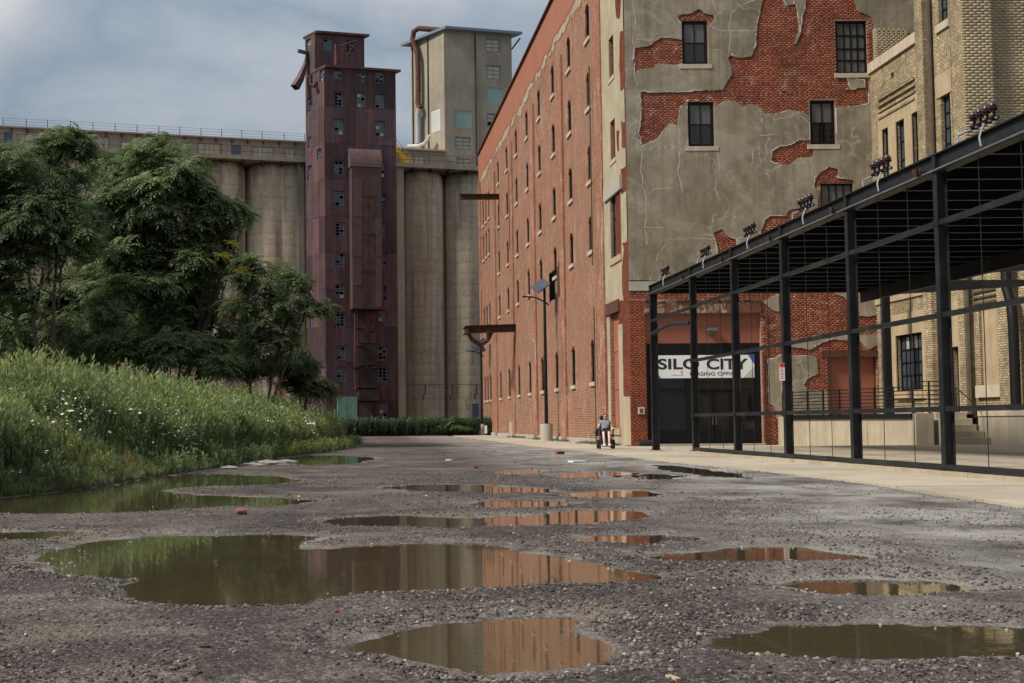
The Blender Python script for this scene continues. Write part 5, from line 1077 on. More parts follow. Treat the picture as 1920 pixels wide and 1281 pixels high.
deck_rail(-58, EF.hit(572, 300)[0]); deck_rail(EF.hit(744, 300)[0], 32)
q0, q1 = GF.hit(700, 290)[0], GF.hit(836, 290)[0]; zr = GF.hit(800, 283)[1]
h2 = [GF.rect(520+955/4, 30+1050/4, 520+1105/4, 30+1115/4+8)]
mb = MB(); wall_grid(mb, GF, q0, ZD, q1, zr, h2, .15); mb.quad(GF.p(q1, ZD, 0), GF.p(q1, ZD, -5), GF.p(q1, zr, -5), GF.p(q1, zr, 0)); mb.build('gallery_wall', MT['concrete'], elev)
window(elev, GF, h2[0], 4, 1, .08, .08, .05, 'bluegrey', 'yellowpane', None, split=False)
mb = MB(); mb.fbox(GF, q0, zr, -5.4, q1+.1, zr+.16, .3); mb.build('gallery_roof', MT['stone'], elev)
m = MB()
for i in range(3): a = EF.hit((670, 790, 838)[i], 640)[0]
for a, y0, y1 in ((EF.hit(797, 740)[0], 722, 748), (EF.hit(848, 740)[0], 722, 748), (EF.hit(893, 740)[0], 722, 748)):
    z0, z1 = EF.hit(800, y1)[1], EF.hit(800, y0)[1]; m.tube([EF.p(a, z1, .12), EF.p(a, z0+.5, .12), EF.p(a-.25, z0+.4, .12), EF.p(a-.25, z0-.1, .12)], .05, 5)
m.tube([EF.p(EF.hit(757, 722)[0], EF.hit(800, 721)[1], .1), EF.p(EF.hit(905, 722)[0], EF.hit(800, 721)[1], .1)], .02, 4); m.build('pipe', MT['rubber'], elev)
mb = MB(); q = EF.rect(885, 757, 897, 785); mb.fbox(EF, q[0], q[1], -.4, q[2], q[3], .1); mb.build('door', MT['bluedoor'], elev)
# yellow stair
st = thing('stair', 'yellow steel stair climbing from the silo deck behind the rusty tower', 'stair', tuple(EF.p(EF.hit(775, 318)[0], ZD+.3, -.3)))
s0 = np.array(EF.hit(776, 317)); s1 = np.array(EF.hit(744, 279)); mb = MB()
for c in (-.1, -1.0): mb.bar(EF.p(*s0, c), EF.p(*s1, c), .06, .3)
mb.build('stringer', MT['yellow'], st); mb = MB()
for c in (-.1, -1.0):
    mb.tube([EF.p(s0[0], s0[1]+1.0, c), EF.p(s1[0], s1[1]+1.0, c)], .03, 5); mb.tube([EF.p(s0[0], s0[1]+.5, c), EF.p(s1[0], s1[1]+.5, c)], .03, 5)
    for t in np.linspace(0, 1, 5): q = s0*(1-t)+s1*t; mb.tube([EF.p(q[0], q[1], c), EF.p(q[0], q[1]+1, c)], .03, 5)
mb.build('handrail', MT['yellow'], st)
for t in np.linspace(.05, .98, 11): q = s0*(1-t)+s1*t; m = MB(); m.fbox(EF, q[0]-.13, q[1], -1.0, q[0]+.13, q[1]+.04, -.1); m.build('tread', MT['yellow'], st)

# ---------------------------------------------------------------- concrete headhouse
hh = thing('headhouse', 'tall square concrete headhouse with teal boarded windows above the silos', 'tower', tuple(EF.p(12, 0, -4)))
c0 = EF.hit(836, 300)[0]; HF = Fr(EF.p(0, 0, -2.6), EU, EN); hc = HF.hit(832, 66)[0]; ZH = HF.hit(832, 57)[1]; he = HF.hit(960, 150)[0]; zb = ZD+.3
ln = np.array([-1506., 2200., 0]); ln /= np.linalg.norm(ln); HL = Fr(HF.p(hc, 0, 0), ln, np.array([-ln[1], ln[0], 0])); hd = HL.hit(771, 180)[0]
hw = [(1560,172,1670,272),(1568,372,1676,474),(1565,538,1685,668),(1572,733,1690,830),(1330,710,1455,840),(1336,908,1450,1003),(1340,1068,1455,1165)]
hw = [HF.rect(520+a/4, 30+b/4, 520+c/4, 30+d/4) for a, b, c, d in hw]; hl = [HL.rect(520+a/4, 30+b/4, 520+c/4, 30+d/4) for a, b, c, d in ((1150,700,1222,868),(1040,760,1075,910))]
mb = MB(); wall_grid(mb, HF, hc, zb, he, ZH, hw, .2); wall_grid(mb, HL, 0, zb, hd, ZH, hl, .2)
P = [HF.p(he, 0, 0), HF.p(he, 0, 0)+ln*hd, HL.p(hd, 0, 0)]
for a, b in ((P[0], P[1]), (P[1], P[2])): mb.quad((*a[:2], zb+EO[2]), (*b[:2], zb+EO[2]), (*b[:2], ZH+EO[2]), (*a[:2], ZH+EO[2]))
mb.build('wall', MT['concrete'], hh)
o_ = .75; R4 = [HF.p(hc, 0, 0)-EU*o_*.4-ln*o_, HF.p(he, 0, 0)+EU*o_-ln*o_, P[1]+EU*o_+ln*o_, P[2]-EU*o_+ln*o_]; mb = MB(); mb.hexa([(*p[:2], ZH+EO[2]) for p in R4]+[(*p[:2], ZH+EO[2]+.28) for p in R4]); rf = mb.build('roof', MT['bluegrey'], hh)
m = MB(); c = HF.p((hc+he)/2, ZH, -2); m.lathe((c[0], c[1], ZH+EO[2]+.28), [(.35, 0), (.35, .4), (.5, .42), (.5, .6), (.1, .75)], 10); c = HF.p(he-2, ZH, -2); m.lathe((c[0], c[1], ZH+EO[2]+.28), [(.3, 0), (.3, .4), (.42, .42), (.42, .6), (.1, .7)], 10); m.build('roof_vent', MT['galv'], rf)
for i, q in enumerate(hw):
    if i in (2, 4): m = MB(); m.fbox(HF, q[0], q[1], -.15, q[2], q[3], -.05); m.build('boarded_window', MT['teal'], hh)
    else: window(hh, HF, q, 2, 3, .12, .12, .07, 'bluegrey', 'yellowpane', None, split=True, mixp=lambda i, j: random.choice(['palepane', 'yellowpane', 'yellowpane']), skip={(0, 0)} if i == 3 else ())
for q in hl: m = MB(); m.fbox(HL, q[0], q[1], -.15, q[2], q[3], -.05); m.build('boarded_window', MT['paleboard'], hh)
for f, px in ((HF, 520+1487/4), (HL, 520+1020/4), (HL, 520+1135/4)):
    a = f.hit(px, 180)[0]; m = MB(); m.tube([f.p(a, zb, .08), f.p(a, ZH-.1, .08)], .07, 6); m.build('conduit', MT['rubber'], hh)
pipe = [(1200,100),(1090,100),(1052,125),(1045,180),(1068,255),(1080,300),(1085,420),(1086,560),(1084,660),(1098,700),(1086,745),(1086,860),(1086,965)]
pp = [HL.hit(520+x/4, 30+y/4) for x, y in pipe]; m = MB(); m.tube([HL.p(a, b, .55 if i > 0 else -.6) for i, (a, b) in enumerate(pp[:10])], .3, 10); m.build('pipe', MT['rust'], hh, smooth=True); m = MB(); m.tube([HL.p(a, b, .55) for a, b in pp[9:]], .34, 10); m.build('pipe', MT['galv'], hh, smooth=True)
pp = [HL.hit(520+x/4, 30+y/4) for x, y in ((1192,905),(1178,935),(1150,965),(1110,982),(1030,985))]; m = MB(); m.tube([HL.p(a, b, .9) for a, b in pp], .2, 8); m.build('pipe', MT['paleboard'], hh, smooth=True)
m = MB(); a, b = HF.hit(520+1757/4, 30+250/4); m.tube([HF.p(a, b, .1), HF.p(a+.9, b+1.2, .3)], .1, 6); m.build('bracket', MT['rust'], hh)

# ---------------------------------------------------------------- rusty marine tower
tow = thing('metal_tower', 'tall tower clad in rusty purple iron sheets with broken windows', 'tower', (-2.4, 114, -.3))
T0 = np.array([*onY(612, 700, 113.5)[:2], -.3]); RF = Fr(T0, EU, EN); LF = Fr(T0, ln, np.array([-ln[1], ln[0], 0]))
wR = RF.hit(744, 400)[0]; dB = LF.hit(592, 200)[0]; dL = LF.hit(574, 300)[0]; zF = RF.hit(608, 127)[1]
RB = Fr(LF.p(dB, 0, 0), EU, EN); zR = RB.hit(593, 63)[1]; wB = RB.hit(683, 90)[0]
def rects(f, L): return [f.rect(*l) for l in L]
z1 = lambda L: [(520+a/4, 30+b/4, 520+c/4, 30+d/4) for a, b, c, d in L]; z2 = lambda L: [(540+a/2.563, 340+b/2.563, 540+c/2.563, 340+d/2.563) for a, b, c, d in L]
fw_ = rects(RF, z1([(420,415,485,475),(605,430,660,490),(735,425,797,500),(425,570,487,675),(597,580,660,687),(735,590,797,693),(427,778,493,890),(737,795,800,903),(428,1085,495,1190),(757,1100,805,1210)])+z2([(225,50,270,118),(228,200,270,262),(228,345,270,412),(228,497,270,562),(232,632,272,698),(234,795,275,857),(236,893,276,962),(444,60,470,125),(444,207,470,272),(444,352,472,420),(444,503,472,570),(434,625,472,672),(434,793,475,857),(434,893,476,962),(438,1065,478,1132)]))
lw_ = rects(LF, z1([(322,408,350,485),(232,455,250,530),(228,620,252,722),(234,910,256,990),(302,1000,330,1080),(232,1128,258,1230)])+z2([(107,512,117,555),(108,655,118,700)]))
uw_ = rects(RB, z1([(345,172,412,258),(515,190,577,270)])); ul_ = rects(LF, z1([(222,178,250,258)]))
mb = MB(); wall_grid(mb, RF, 0, 0, wR, zF, fw_, .3); wall_grid(mb, LF, 0, 0, dB, zF, lw_, .3); wall_grid(mb, LF, dB, 0, dL, zR, lw_+ul_, .3); wall_grid(mb, RB, 0, zF-1, wB, zR, uw_, .3)
ER = RF.p(wR, 0, 0)
def qv(p, q, za, zb_): mb.quad((*p[:2], za), (*q[:2], za), (*q[:2], zb_), (*p[:2], zb_))
qv(ER, ER+ln*dL, -.3, zF-.3); qv(ER+ln*dL, LF.p(dL, 0, 0), -.3, zF-.3); qv(RB.p(wB, 0, 0), RB.p(wB, 0, 0)+ln*(dL-dB), zF-1, zR-.3); qv(RB.p(wB, 0, 0)+ln*(dL-dB), LF.p(dL, 0, 0), zF-1, zR-.3)
mb.build('wall', MT['sheet_dark'], tow)
def sheets(f, a0, b0, a1, b1, na, hb, holes, mat, base=.03):
    b = b0; r = 0
    while b < b1-.05:
        t = min(b+hb, b1)
        for k in range(na):
            x0 = a0+(a1-a0)*k/na; x1 = a0+(a1-a0)*(k+1)/na; pc = base+random.uniform(0, .035); m = MB()
            hs = [h for h in holes if h[0] < x1 and h[2] > x0 and h[1] < t and h[3] > b]
            us = sorted({x0+.006, x1-.006, *[min(max(v, x0+.006), x1-.006) for h in hs for v in (h[0]-.06, h[2]+.06)]}); vs_ = sorted({b+.006, t-.006, *[min(max(v, b+.006), t-.006) for h in hs for v in (h[1]-.06, h[3]+.06)]})
            for i in range(len(us)-1):
                for j in range(len(vs_)-1):
                    cu, cv = (us[i]+us[i+1])/2, (vs_[j]+vs_[j+1])/2
                    if any(h[0]-.06 < cu < h[2]+.06 and h[1]-.06 < cv < h[3]+.06 for h in hs): continue
                    m.fbox(f, us[i], vs_[j], -.02, us[i+1], vs_[j+1], pc)
            if m.v: m.build('sheet', mat, tow)
        b = t; r += 1
sheets(RF, 0, 0, wR, zF, 5, 3.6, fw_, MT['sheet']); sheets(LF, 0, 0, dL, zF, 3, 3.6, lw_, MT['sheet']); sheets(LF, dB, zF, dL, zR, 2, 3.0, ul_, MT['sheet_grey'], .03); sheets(RB, 0, zF, wB, zR, 3, 3.0, uw_, MT['sheet'], .03)
rr = random.Random(5)
for f, L in ((RF, fw_), (LF, lw_), (RB, uw_), (LF, ul_)):
    for q in L:
        nx = 2 if q[2]-q[0] < 1.1 else 3; br = rr.random(); sk = {(i, j) for i in range(nx) for j in range(4) if rr.random() < (.16 if br < .5 else .6)}
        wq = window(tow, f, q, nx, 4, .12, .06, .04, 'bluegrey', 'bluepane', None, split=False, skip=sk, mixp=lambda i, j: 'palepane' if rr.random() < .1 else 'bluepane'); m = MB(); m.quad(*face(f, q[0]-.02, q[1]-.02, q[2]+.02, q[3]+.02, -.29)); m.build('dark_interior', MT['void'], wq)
def roofslab(A, wd, dp, z, o=.35, h=.22):
    p = [A-EU*o*.3-ln*o, A+EU*(wd+o)-ln*o, A+EU*(wd+o)+ln*(dp+.0), A-EU*o*.3+ln*(dp+.0)]; m = MB(); m.hexa([(*q[:2], z) for q in p]+[(*q[:2], z+h) for q in p]); m.build('roof', MT['sheet_dark'], tow)
roofslab(T0, wR, dB-.02, zF-.3); roofslab(LF.p(dB, 0, 0), wB, dL-dB+.3, zR-.3)
# projecting leg casing with a rounded hood
ca0, ca1 = RF.hit(655, 400)[0], RF.hit(710, 400)[0]; cz0 = RF.hit(680, 581)[1]; cz1 = RF.hit(680, 318)[1]; cz2 = RF.hit(680, 281)[1]
m = MB(); m.fbox(RF, ca0, cz0, 0, ca1, cz1, 1.1); m.build('leg_casing', MT['sheet_grey'], tow)
m = MB(); n_ = 9; prof = [(1.2*math.cos(t*math.pi/2/(n_-1))**.8, cz1+.02+(cz2-cz1)*math.sin(t*math.pi/2/(n_-1))) for t in range(n_)]
for i in range(n_-1):
    (c_a, z_a), (c_b, z_b) = prof[i], prof[i+1]; m.quad(RF.p(ca0-.1, z_a, c_a), RF.p(ca1+.1, z_a, c_a), RF.p(ca1+.1, z_b, c_b), RF.p(ca0-.1, z_b, c_b)); m.quad(RF.p(ca0-.1, z_a, 0), RF.p(ca0-.1, z_a, c_a), RF.p(ca0-.1, z_b, c_b), RF.p(ca0-.1, z_b, 0)); m.quad(RF.p(ca1+.1, z_a, c_a), RF.p(ca1+.1, z_a, 0), RF.p(ca1+.1, z_b, 0), RF.p(ca1+.1, z_b, c_b))
m.quad(RF.p(ca0-.1, cz1+.02, 0), RF.p(ca1+.1, cz1+.02, 0), RF.p(ca1+.1, cz1+.02, 1.2), RF.p(ca0-.1, cz1+.02, 1.2)); m.build('hood', MT['sheet_grey'], tow, smooth=True)
def tbox(L, mat, c, name, c0=0.03):
    for l in L: q = RF.rect(*z2([l])[0]); m = MB(); m.fbox(RF, q[0], q[1], c0, q[2], q[3], c); m.build(name, MT[mat], tow)
tbox([(345,85,372,255),(345,265,372,432),(345,440,372,612),(374,85,405,180),(374,265,403,432)], 'sheet_dark', 1.14, 'sheet', 1.09); tbox([(303,0,342,180),(303,186,342,370),(303,376,342,505),(407,186,437,372),(407,376,437,608)], 'sheet_grey', 1.15, 'sheet', 1.09)
tbox([(345,78,403,86),(345,256,403,263),(345,434,403,440)], 'rust', 1.19, 'flange', 1.1)
tbox([(318,622,336,1000),(338,632,390,780),(338,788,372,995),(376,785,428,995)], 'sheet_dark', .3, 'sheet', .05); tbox([(392,626,420,780)], 'rust', .33, 'sheet', .05); tbox([(333,1002,435,1055)], 'sheet_dark', .5, 'sheet', .03)
tbox([(338,1062,402,1150)], 'sheet_dark', .28, 'door', .07); tbox([(235,1036,282,1158),(284,1036,330,1158)], 'greendoor', .25, 'door', .07)
m = MB()
for zx, zy in ((340,705),(345,790),(395,720),(330,895),(345,885),(390,880),(405,900),(340,990),(395,990),(445,865),(290,870)):
    a, b = RF.hit(540+zx/2.563, 340+zy/2.563); m.tube([RF.p(a-.3, b, .4), RF.p(a+.3, b, .4)], .09, 6); m.tube([RF.p(a, b, .05), RF.p(a, b, .42)], .06, 5)
m.tube([RF.p(RF.hit(540+374/2.563, 560)[0], RF.hit(600, 340+990/2.563)[1], .36), RF.p(RF.hit(540+374/2.563, 560)[0], RF.hit(600, 340+790/2.563)[1], .36)], .06, 5); m.build('bracket', MT['rubber'], tow)
# hanging sheet-iron chute on the left, little crane on the roof
m = MB(); L2 = lambda x, y: LF.hit(520+x/4, 30+y/4)
top = L2(205, 390); lowp = (L2(205, 560)[0]+1.4, L2(205, 585)[1])
A = [LF.p(dL-.1, top[1], .0), LF.p(dL-1.2, top[1], .1), LF.p(dL-1.2, L2(200, 560)[1], .2), LF.p(dL-.1, L2(200, 560)[1], 1.6)]
m.tube([LF.p(dL-.5, top[1]+1.2, .1), LF.p(dL-.5, top[1]+.2, .3), LF.p(dL-.5, L2(200, 500)[1], 1.0), LF.p(dL-.5, L2(200, 570)[1], 1.6)], [.15, .25, .42, .5], 4, False); m.bar(LF.p(dL-.5, top[1]+1.3, -.1), LF.p(dL-.5, top[1]+1.35, 1.2), .3, .3); m.build('chute', MT['sheet_grey'], tow)
m = MB(); a, b = RB.hit(520+425/4, 30+360/4); m.tube([RB.p(a, b-.5, 1.), RB.p(a, b+1.6, 1.)], .22, 6); e = RB.hit(520+580/4, 30+208/4); m.tube([RB.p(a, b+1.4, 1.), RB.p(e[0], e[1], 1.)], .06, 5); m.tube([RB.p(a+.5, b-.3, 1.), RB.p(e[0], e[1], 1.)], .05, 5); m.build('crane_arm', MT['rust'], tow)
m = MB(); a, b = LF.hit(520+295/4, 30+495/4); m.tube([LF.p(a+.4, b+.4, .7), LF.p(a, b+.5, .7), LF.p(a, b-.4, .7), LF.p(a-.4, b-.6, .5)], .2, 7); m.build('roof_vent', MT['rust'], tow)

# ---------------------------------------------------------------- steel canopy frame
XC = 10.5; cf = thing('steel_canopy', 'black steel canopy frame with dark slatted roof and cable infill beside the walk', 'canopy', (XC, 28, 0))
PY = [onX(x, 690, XC)[1] for x in (1219, 1294, 1371.5, 1465, 1589, 1757)]; dP = (PY[1]-PY[5])/4; PY += [PY[5]-dP, PY[5]-2*dP]; PY = [y-.12 for y in PY]
zt_ = onX(1743, 293, XC)[2]; zb_ = onX(1743, 328, XC)[2]; R1 = onX(1745, 422, XC)[2]; R2 = onX(1750, 593, XC)[2]; R3 = onX(1757, 767, XC)[2]
def hpost(y, z0, z1, x=XC, dx=.19, dy=.125):
    m = MB(); m.box(x, y-dy/2, z0, x+.018, y+dy/2, z1); m.box(x+dx-.018, y-dy/2, z0, x+dx, y+dy/2, z1); m.box(x+.018, y-.012, z0, x+dx-.018, y+.012, z1); m.box(x-.05, y-dy/2-.05, z0, x+dx+.05, y+dy/2+.05, z0+.02); return m.build('post', MT['steel'], cf)
for i, y in enumerate(PY):
    hpost(y, .02 if i == 0 else .10, zb_+.04, dx=.24 if i == 0 else .19, dy=.14)
y0, y1 = PY[-1], PY[0]+.12
m = MB(); m.box(XC-.02, y0, zt_-.025, XC+.2, y1, zt_); m.box(XC-.02, y0, zb_, XC+.2, y1, zb_+.025); m.box(XC+.05, y0, zb_+.025, XC+.075, y1, zt_-.025); m.build('top_beam', MT['steel'], cf)
for i in range(len(PY)): m = MB(); m.box(XC-.012, PY[i]-.055, zb_+.025, XC+.05, PY[i]+.055, zt_-.026); m.build('stiffener', MT['steel'], cf)
m = MB(); m.tube([(XC-.03, y0, zb_+.03), (XC-.03, y1-.3, zb_+.03)], .02, 6); m.build('conduit', MT['conduit'], cf)
for nm, z, top in (('rail', R1, 0), ('rail', R2, 1), ('rail', R3, 1)):
    for i in range(top, len(PY)-1):
        a, b = PY[i+1]+.0635, PY[i]-.0635; m = MB(); m.box(XC+.004, a+.01, z-.045, XC+.085, b-.01, z+.045); m.build(nm, MT['steel'], cf)
for i in range(1, len(PY)):
    for z in (R1, R2, R3):
        m = MB(); m.box(XC-.012, PY[i]-.1, z-.06, XC+.003, PY[i]+.1, z+.06)
        for dy_ in (-.075, .075): m.lathe((XC-.012, PY[i]+dy_, z), [(.016, 0), (.014, .012)], 6, (-1, 0, 0))
        m.build('gusset', MT['steel'], cf)
for i in range(1, len(PY)-1): m = MB(); m.box(XC-.0, PY[i+1]+.07, .115, XC+.12, PY[i]-.07, .21); m.build('bottom_rail', MT['steel'], cf)
for i in range(len(PY)-1):
    for t in (.34, .67):
        y = PY[i]*(1-t)+PY[i+1]*t; m = MB(); m.tube([(XC+.1, y, .2 if i else R1), (XC+.1, y, zb_)], .008, 5); m.build('cable', MT['steel'], cf)
for i in range(len(PY)-1):
    for t in (.82,):
        y = PY[i]*(1-t)+PY[i+1]*t if i > 0 else PY[1]+.6; y = PY[i+1]+.45; m = MB(); m.box(XC-.07, y-.07, zb_+.05, XC+.04, y+.07, zb_+.11); m.tube([(XC-.12, y, zb_+.02), (XC-.12, y, zb_+.16)], .05, 8); m.build('spot_head', MT['insulator'], cf)
# gooseneck brace at the entry bay
m = MB(); a = np.array(onX(1219, 628, XC)); b = np.array(onX(1290, 606, XC)); m.tube([a+[.05, 0, 0], a*.7+b*.3+[.05, 0, .13], a*.4+b*.6+[.05, 0, .14], b+[.05, 0, 0]], .07, 8); m.build('brace', MT['steel'], cf, smooth=True)
# roof deck, dark boards between pale battens
XE = 18.0; zc_ = zb_+.14; yb_ = PY[0]+.35; yy = yb_; k = 0
while yy > PY[-1]-1.5:
    for j in range(3):
        x0 = XC+.22+(XE-XC-.22)*j/3; x1 = XC+.22+(XE-XC-.22)*(j+1)/3; m = MB(); m.box(x0+.004, yy-1.04, zc_, x1-.004, yy-.02, zc_+.05); m.build('ceiling_board', MT['ceiling'], cf)
    m = MB(); m.box(XC+.21, yy-.02, zc_-.014, XE, yy+.0, zc_+.03); m.build('batten', MT['wire'], cf); yy -= 1.06; k += 1
m = MB(); m.box(XC+.1, PY[-1]-1.5, zc_+.07, XE+.1, yb_, zc_+.17); m.build('roof', MT['ceiling'], cf)
for y in np.arange(PY[-1]+.5, yb_, (yb_-PY[-1])/14.): m = MB(); m.box(XC+.25, y-.5, zt_+.0, XC+1.4, y+.5, zt_+.12); m.build('roof_rib', MT['ceiling'], cf)
m = MB(); m.box(XE, PY[-1]-1.5, zc_-.42, XE+.12, yb_, zc_+.07); m.box(XC+.24, yb_-.1, zc_-.06, XE-.002, yb_+.05, zc_-.001); m.build('edge_beam', MT['steel'], cf)
for y in (yb_-2.5, yb_-8, yb_-14): m = MB(); m.hexa([(XE+.125, y-.06, zc_-.4), (XT-.05, y-.06, zc_-.1), (XT-.05, y+.06, zc_-.1), (XE+.125, y+.06, zc_-.4), (XE+.125, y-.06, zc_+.05), (XT-.05, y-.06, zc_+.05), (XT-.05, y+.06, zc_+.05), (XE+.125, y+.06, zc_+.05)]); m.build('outrigger', MT['steel'], cf)
p = onY(1665, 700, 48.4); m = MB(); m.box(p[0]-.13, 48.3, 1.25, p[0]+.13, 48.55, 7.2); set_origin(tag(m.build('column', MT['black']), 'black square column standing on the terrace deck before the tan wall', 'column'), (p[0], 48.42, 1.25))
ca = onX(1904, 650, 23.1); cb = onX(1893, 500, 23.1); ct = onX(1890, 470, 23.1); m = MB(); m.tube([(23.05, ca[1], 1.2), (23.05, ca[1], 4.2), (23.05, ca[1]+.08, 5.0), (23.05, ca[1]+.34, 5.6), (23.05, ca[1]+.38, 7.6)], .17, 10); set_origin(tag(m.build('flue_pipe', MT['black'], smooth=True), 'thick black pipe with a kink climbing the tan wall', 'pipe'), (23.05, ca[1], 1.2))

# insulator brackets along the top beam
ib = thing('insulator_bracket', '', 'insulator bracket', (0, 0, 0), 'insulator brackets along the canopy beam'); ib.scale = (.85,)*3
m = MB(); m.tube([(0, 1.0, .16), (0, -.42, .16)], .022, 6); m.tube([(0, 1.0, .16), (0, 1.0, -.02)], .022, 6); m.tube([(0, 0, .16), (-.06, -.01, .05), (-.12, -.02, -.12), (-.1, -.03, -.3)], .02, 6); m.build('pipe_arm', MT['galv'], ib, smooth=True)
for k in range(4):
    y = .36-.235*k; m = MB(); m.box(-.07, y-.05, .14, .07, y+.05, .2); m.tube([(0, y, .18), (0, y, .32)], .025, 6); m.build('foot', MT['frame'], ib)
    m = MB(); ax = np.array((-.35, -.25, .9)); ax /= np.linalg.norm(ax); m.lathe((0, y, .30), [(.03, 0), (.075, .01), (.085, .05), (.045, .065), (.09, .08), (.09, .11), (.045, .125), (.075, .14), (.05, .18), (.02, .19)], 12, ax); m.build('insulator', MT['insulator'], ib, smooth=True)
IBL = ['leftmost small insulator bracket on the canopy beam, above the entry bay', 'insulator bracket on the canopy beam between the second and third posts', 'insulator bracket standing on the beam between the third and fourth posts', 'insulator bracket before the low barred window of the mill', 'insulator bracket in front of the seam where brick mill meets tan building', 'largest insulator bracket, before the tan brick tower']
for i, (px, py) in enumerate(((1247, 512), (1322, 472), (1405, 432), (1510, 381), (1651, 310), (1843, 212))):
    yv_ = onX(px, py, XC)[1]
    if i == 0: ib.location = (XC+.02, yv_, zt_); ib['label'] = IBL[0]
    else: copy_tree(ib, (XC+.02, yv_, zt_), IBL[i])

# sign on the fourth post
q0 = onX(1461, 680, XC); sg = thing('warning_sign', 'narrow red and white notice fixed to the fourth canopy post', 'sign', (XC+.09, PY[3]-.09, q0[2]-.6)); sy = PY[3]-.085; xs_ = onY(1461.5, 697, sy)[0]; w_ = .125; zt2 = onY(1465, 681, sy)[2]; zb2 = onY(1465, 714, sy)[2]
m = MB(); m.box(xs_, sy-.008, zb2, xs_+w_, sy, zt2); m.build('plate', MT['white'], sg); m = MB(); m.box(xs_+.003, sy-.011, zt2-.1, xs_+w_-.003, sy-.0085, zt2-.005); m.build('red_band', MT['redink'], sg)
m = MB()
for k, z in enumerate(np.linspace(zb2+.05, zt2-.15, 6)): m.box(xs_+.02, sy-.0105, z, xs_+w_-.02-(.02 if k % 2 else 0), sy-.0085, z+.018)
m.build('lettering', MT['redink'], sg)

# ---------------------------------------------------------------- terrace, steps, dock
TY, TZ = 43.2, 1.22; tx = lambda px: onY(px, 800, TY)[0]
te = thing('terrace', 'raised concrete terrace with a black steel edge along its front', 'terrace', (19.5, 46, .0))
X1, X2, X3 = tx(1712), tx(1745), tx(1787); A0 = np.array([onY(1479, 800, 50.6)[0], 50.6, 0]); A1 = np.array([X1, TY, 0]); TL = np.linalg.norm(A1-A0); ud = (A1-A0)/TL; TR_ = Fr(A0, ud, (ud[1], -ud[0], 0)); TR_.flip = False
m = MB(); nseg = 3
for k in range(nseg): m = MB(); m.fbox(TR_, TL*k/nseg+.008, -.2, -.3, TL*(k+1)/nseg-.008, TZ-.16, random.uniform(0, .008)); m.build('front_wall', MT['concrete_wall'], te)
m = MB(); m.box(X1+.01, TY-.22, -.1, X2, TY+.3, TZ+.02); m.build('pier', MT['concrete_wall'], te); m = MB(); m.box(X2+.003, TY+.15, -.1, X3-.1, TY+.45, TZ-.01); m.build('front_wall', MT['concrete_wall'], te)
m = MB(); m.fbox(TR_, -.1, TZ-.17, .012, TL-.01, TZ+.02, .07); m.build('steel_edge', MT['black'], te)
q = [A0, A1, np.array([XT-.1, TY+.46, 0]), np.array([XT-.1, YF-.1, 0]), np.array([A0[0], YF-.1, 0])]; m = MB(); m.add([(p_[0], p_[1], TZ-.02) for p_ in q], [(0, 1, 2, 3, 4)]); m.build('deck', MT['concrete_wall'], te); m = MB(); m.box(A0[0]+.01, A0[1]+.02, -.3, A0[0]+.3, YF-.1, TZ-.03); m.build('end_wall', MT['concrete_wall'], te)
rl = thing('railing', 'black steel railing of thin horizontal bars along the terrace edge', 'railing', (19.5, 46, TZ))
xp = np.concatenate([np.linspace(.15, TL-.1, 8)])
for x in xp: m = MB(); m.fbox(TR_, x-.03, TZ, -.13, x+.03, TZ+1.05, -.08); m.build('post', MT['black'], rl)
for h in np.linspace(.16, 1.0, 7): m = MB(); m.fbox(TR_, xp[0]-.02, TZ+h-.018, -.123, xp[-1]+.02, TZ+h+.018, -.087); m.build('bar', MT['black'], rl)
xq = np.linspace(X1+.12, X3-.12, 3)
for x in xq: m = MB(); m.box(x-.025, TY+.20, TZ, x+.025, TY+.25, TZ+1.22); m.build('post', MT['black'], rl)
for h in np.linspace(.2, 1.2, 7): m = MB(); m.box(xq[0]-.02, TY+.207, TZ+h-.017, xq[-1]+.02, TY+.243, TZ+h+.017); m.build('bar', MT['black'], rl)
stp = thing('steps', 'short flight of pale concrete steps up to the tan building door', 'steps', (22.3, 42, .1)); xs1 = onY(1858, 835, 41.8)[0]
for i in range(5): m = MB(); m.box(X3-.6, 41.8+i*.36, -.1, xs1-.015*i, 41.8+(i+1)*.36 if i < 4 else TY+.46, .14+(i+1)*.226); m.build('step', MT['concrete_wall'], stp, bevel=.012)
m = MB(); m.tube([(X3+.35, 42.2, .5), (X3+.35, 42.2, 1.5), (X3+.35, 43.6, 2.2), (X3+.35, 43.6, 1.3)], .022, 6); m.build('handrail', MT['black'], stp)
dk = thing('loading_dock', 'low stained concrete dock wall at the foot of the tan building', 'loading dock', (23.3, 36, .1)); m = MB(); m.box(xs1+.01, 27, -.1, 25, 42.6, 1.12); m.build('dock_wall', MT['concrete_wall'], dk); m = MB(); m.box(xs1-.03, 27, 1.122, 25, 42.63, 1.3); m.build('dock_edge', MT['stone'], dk)

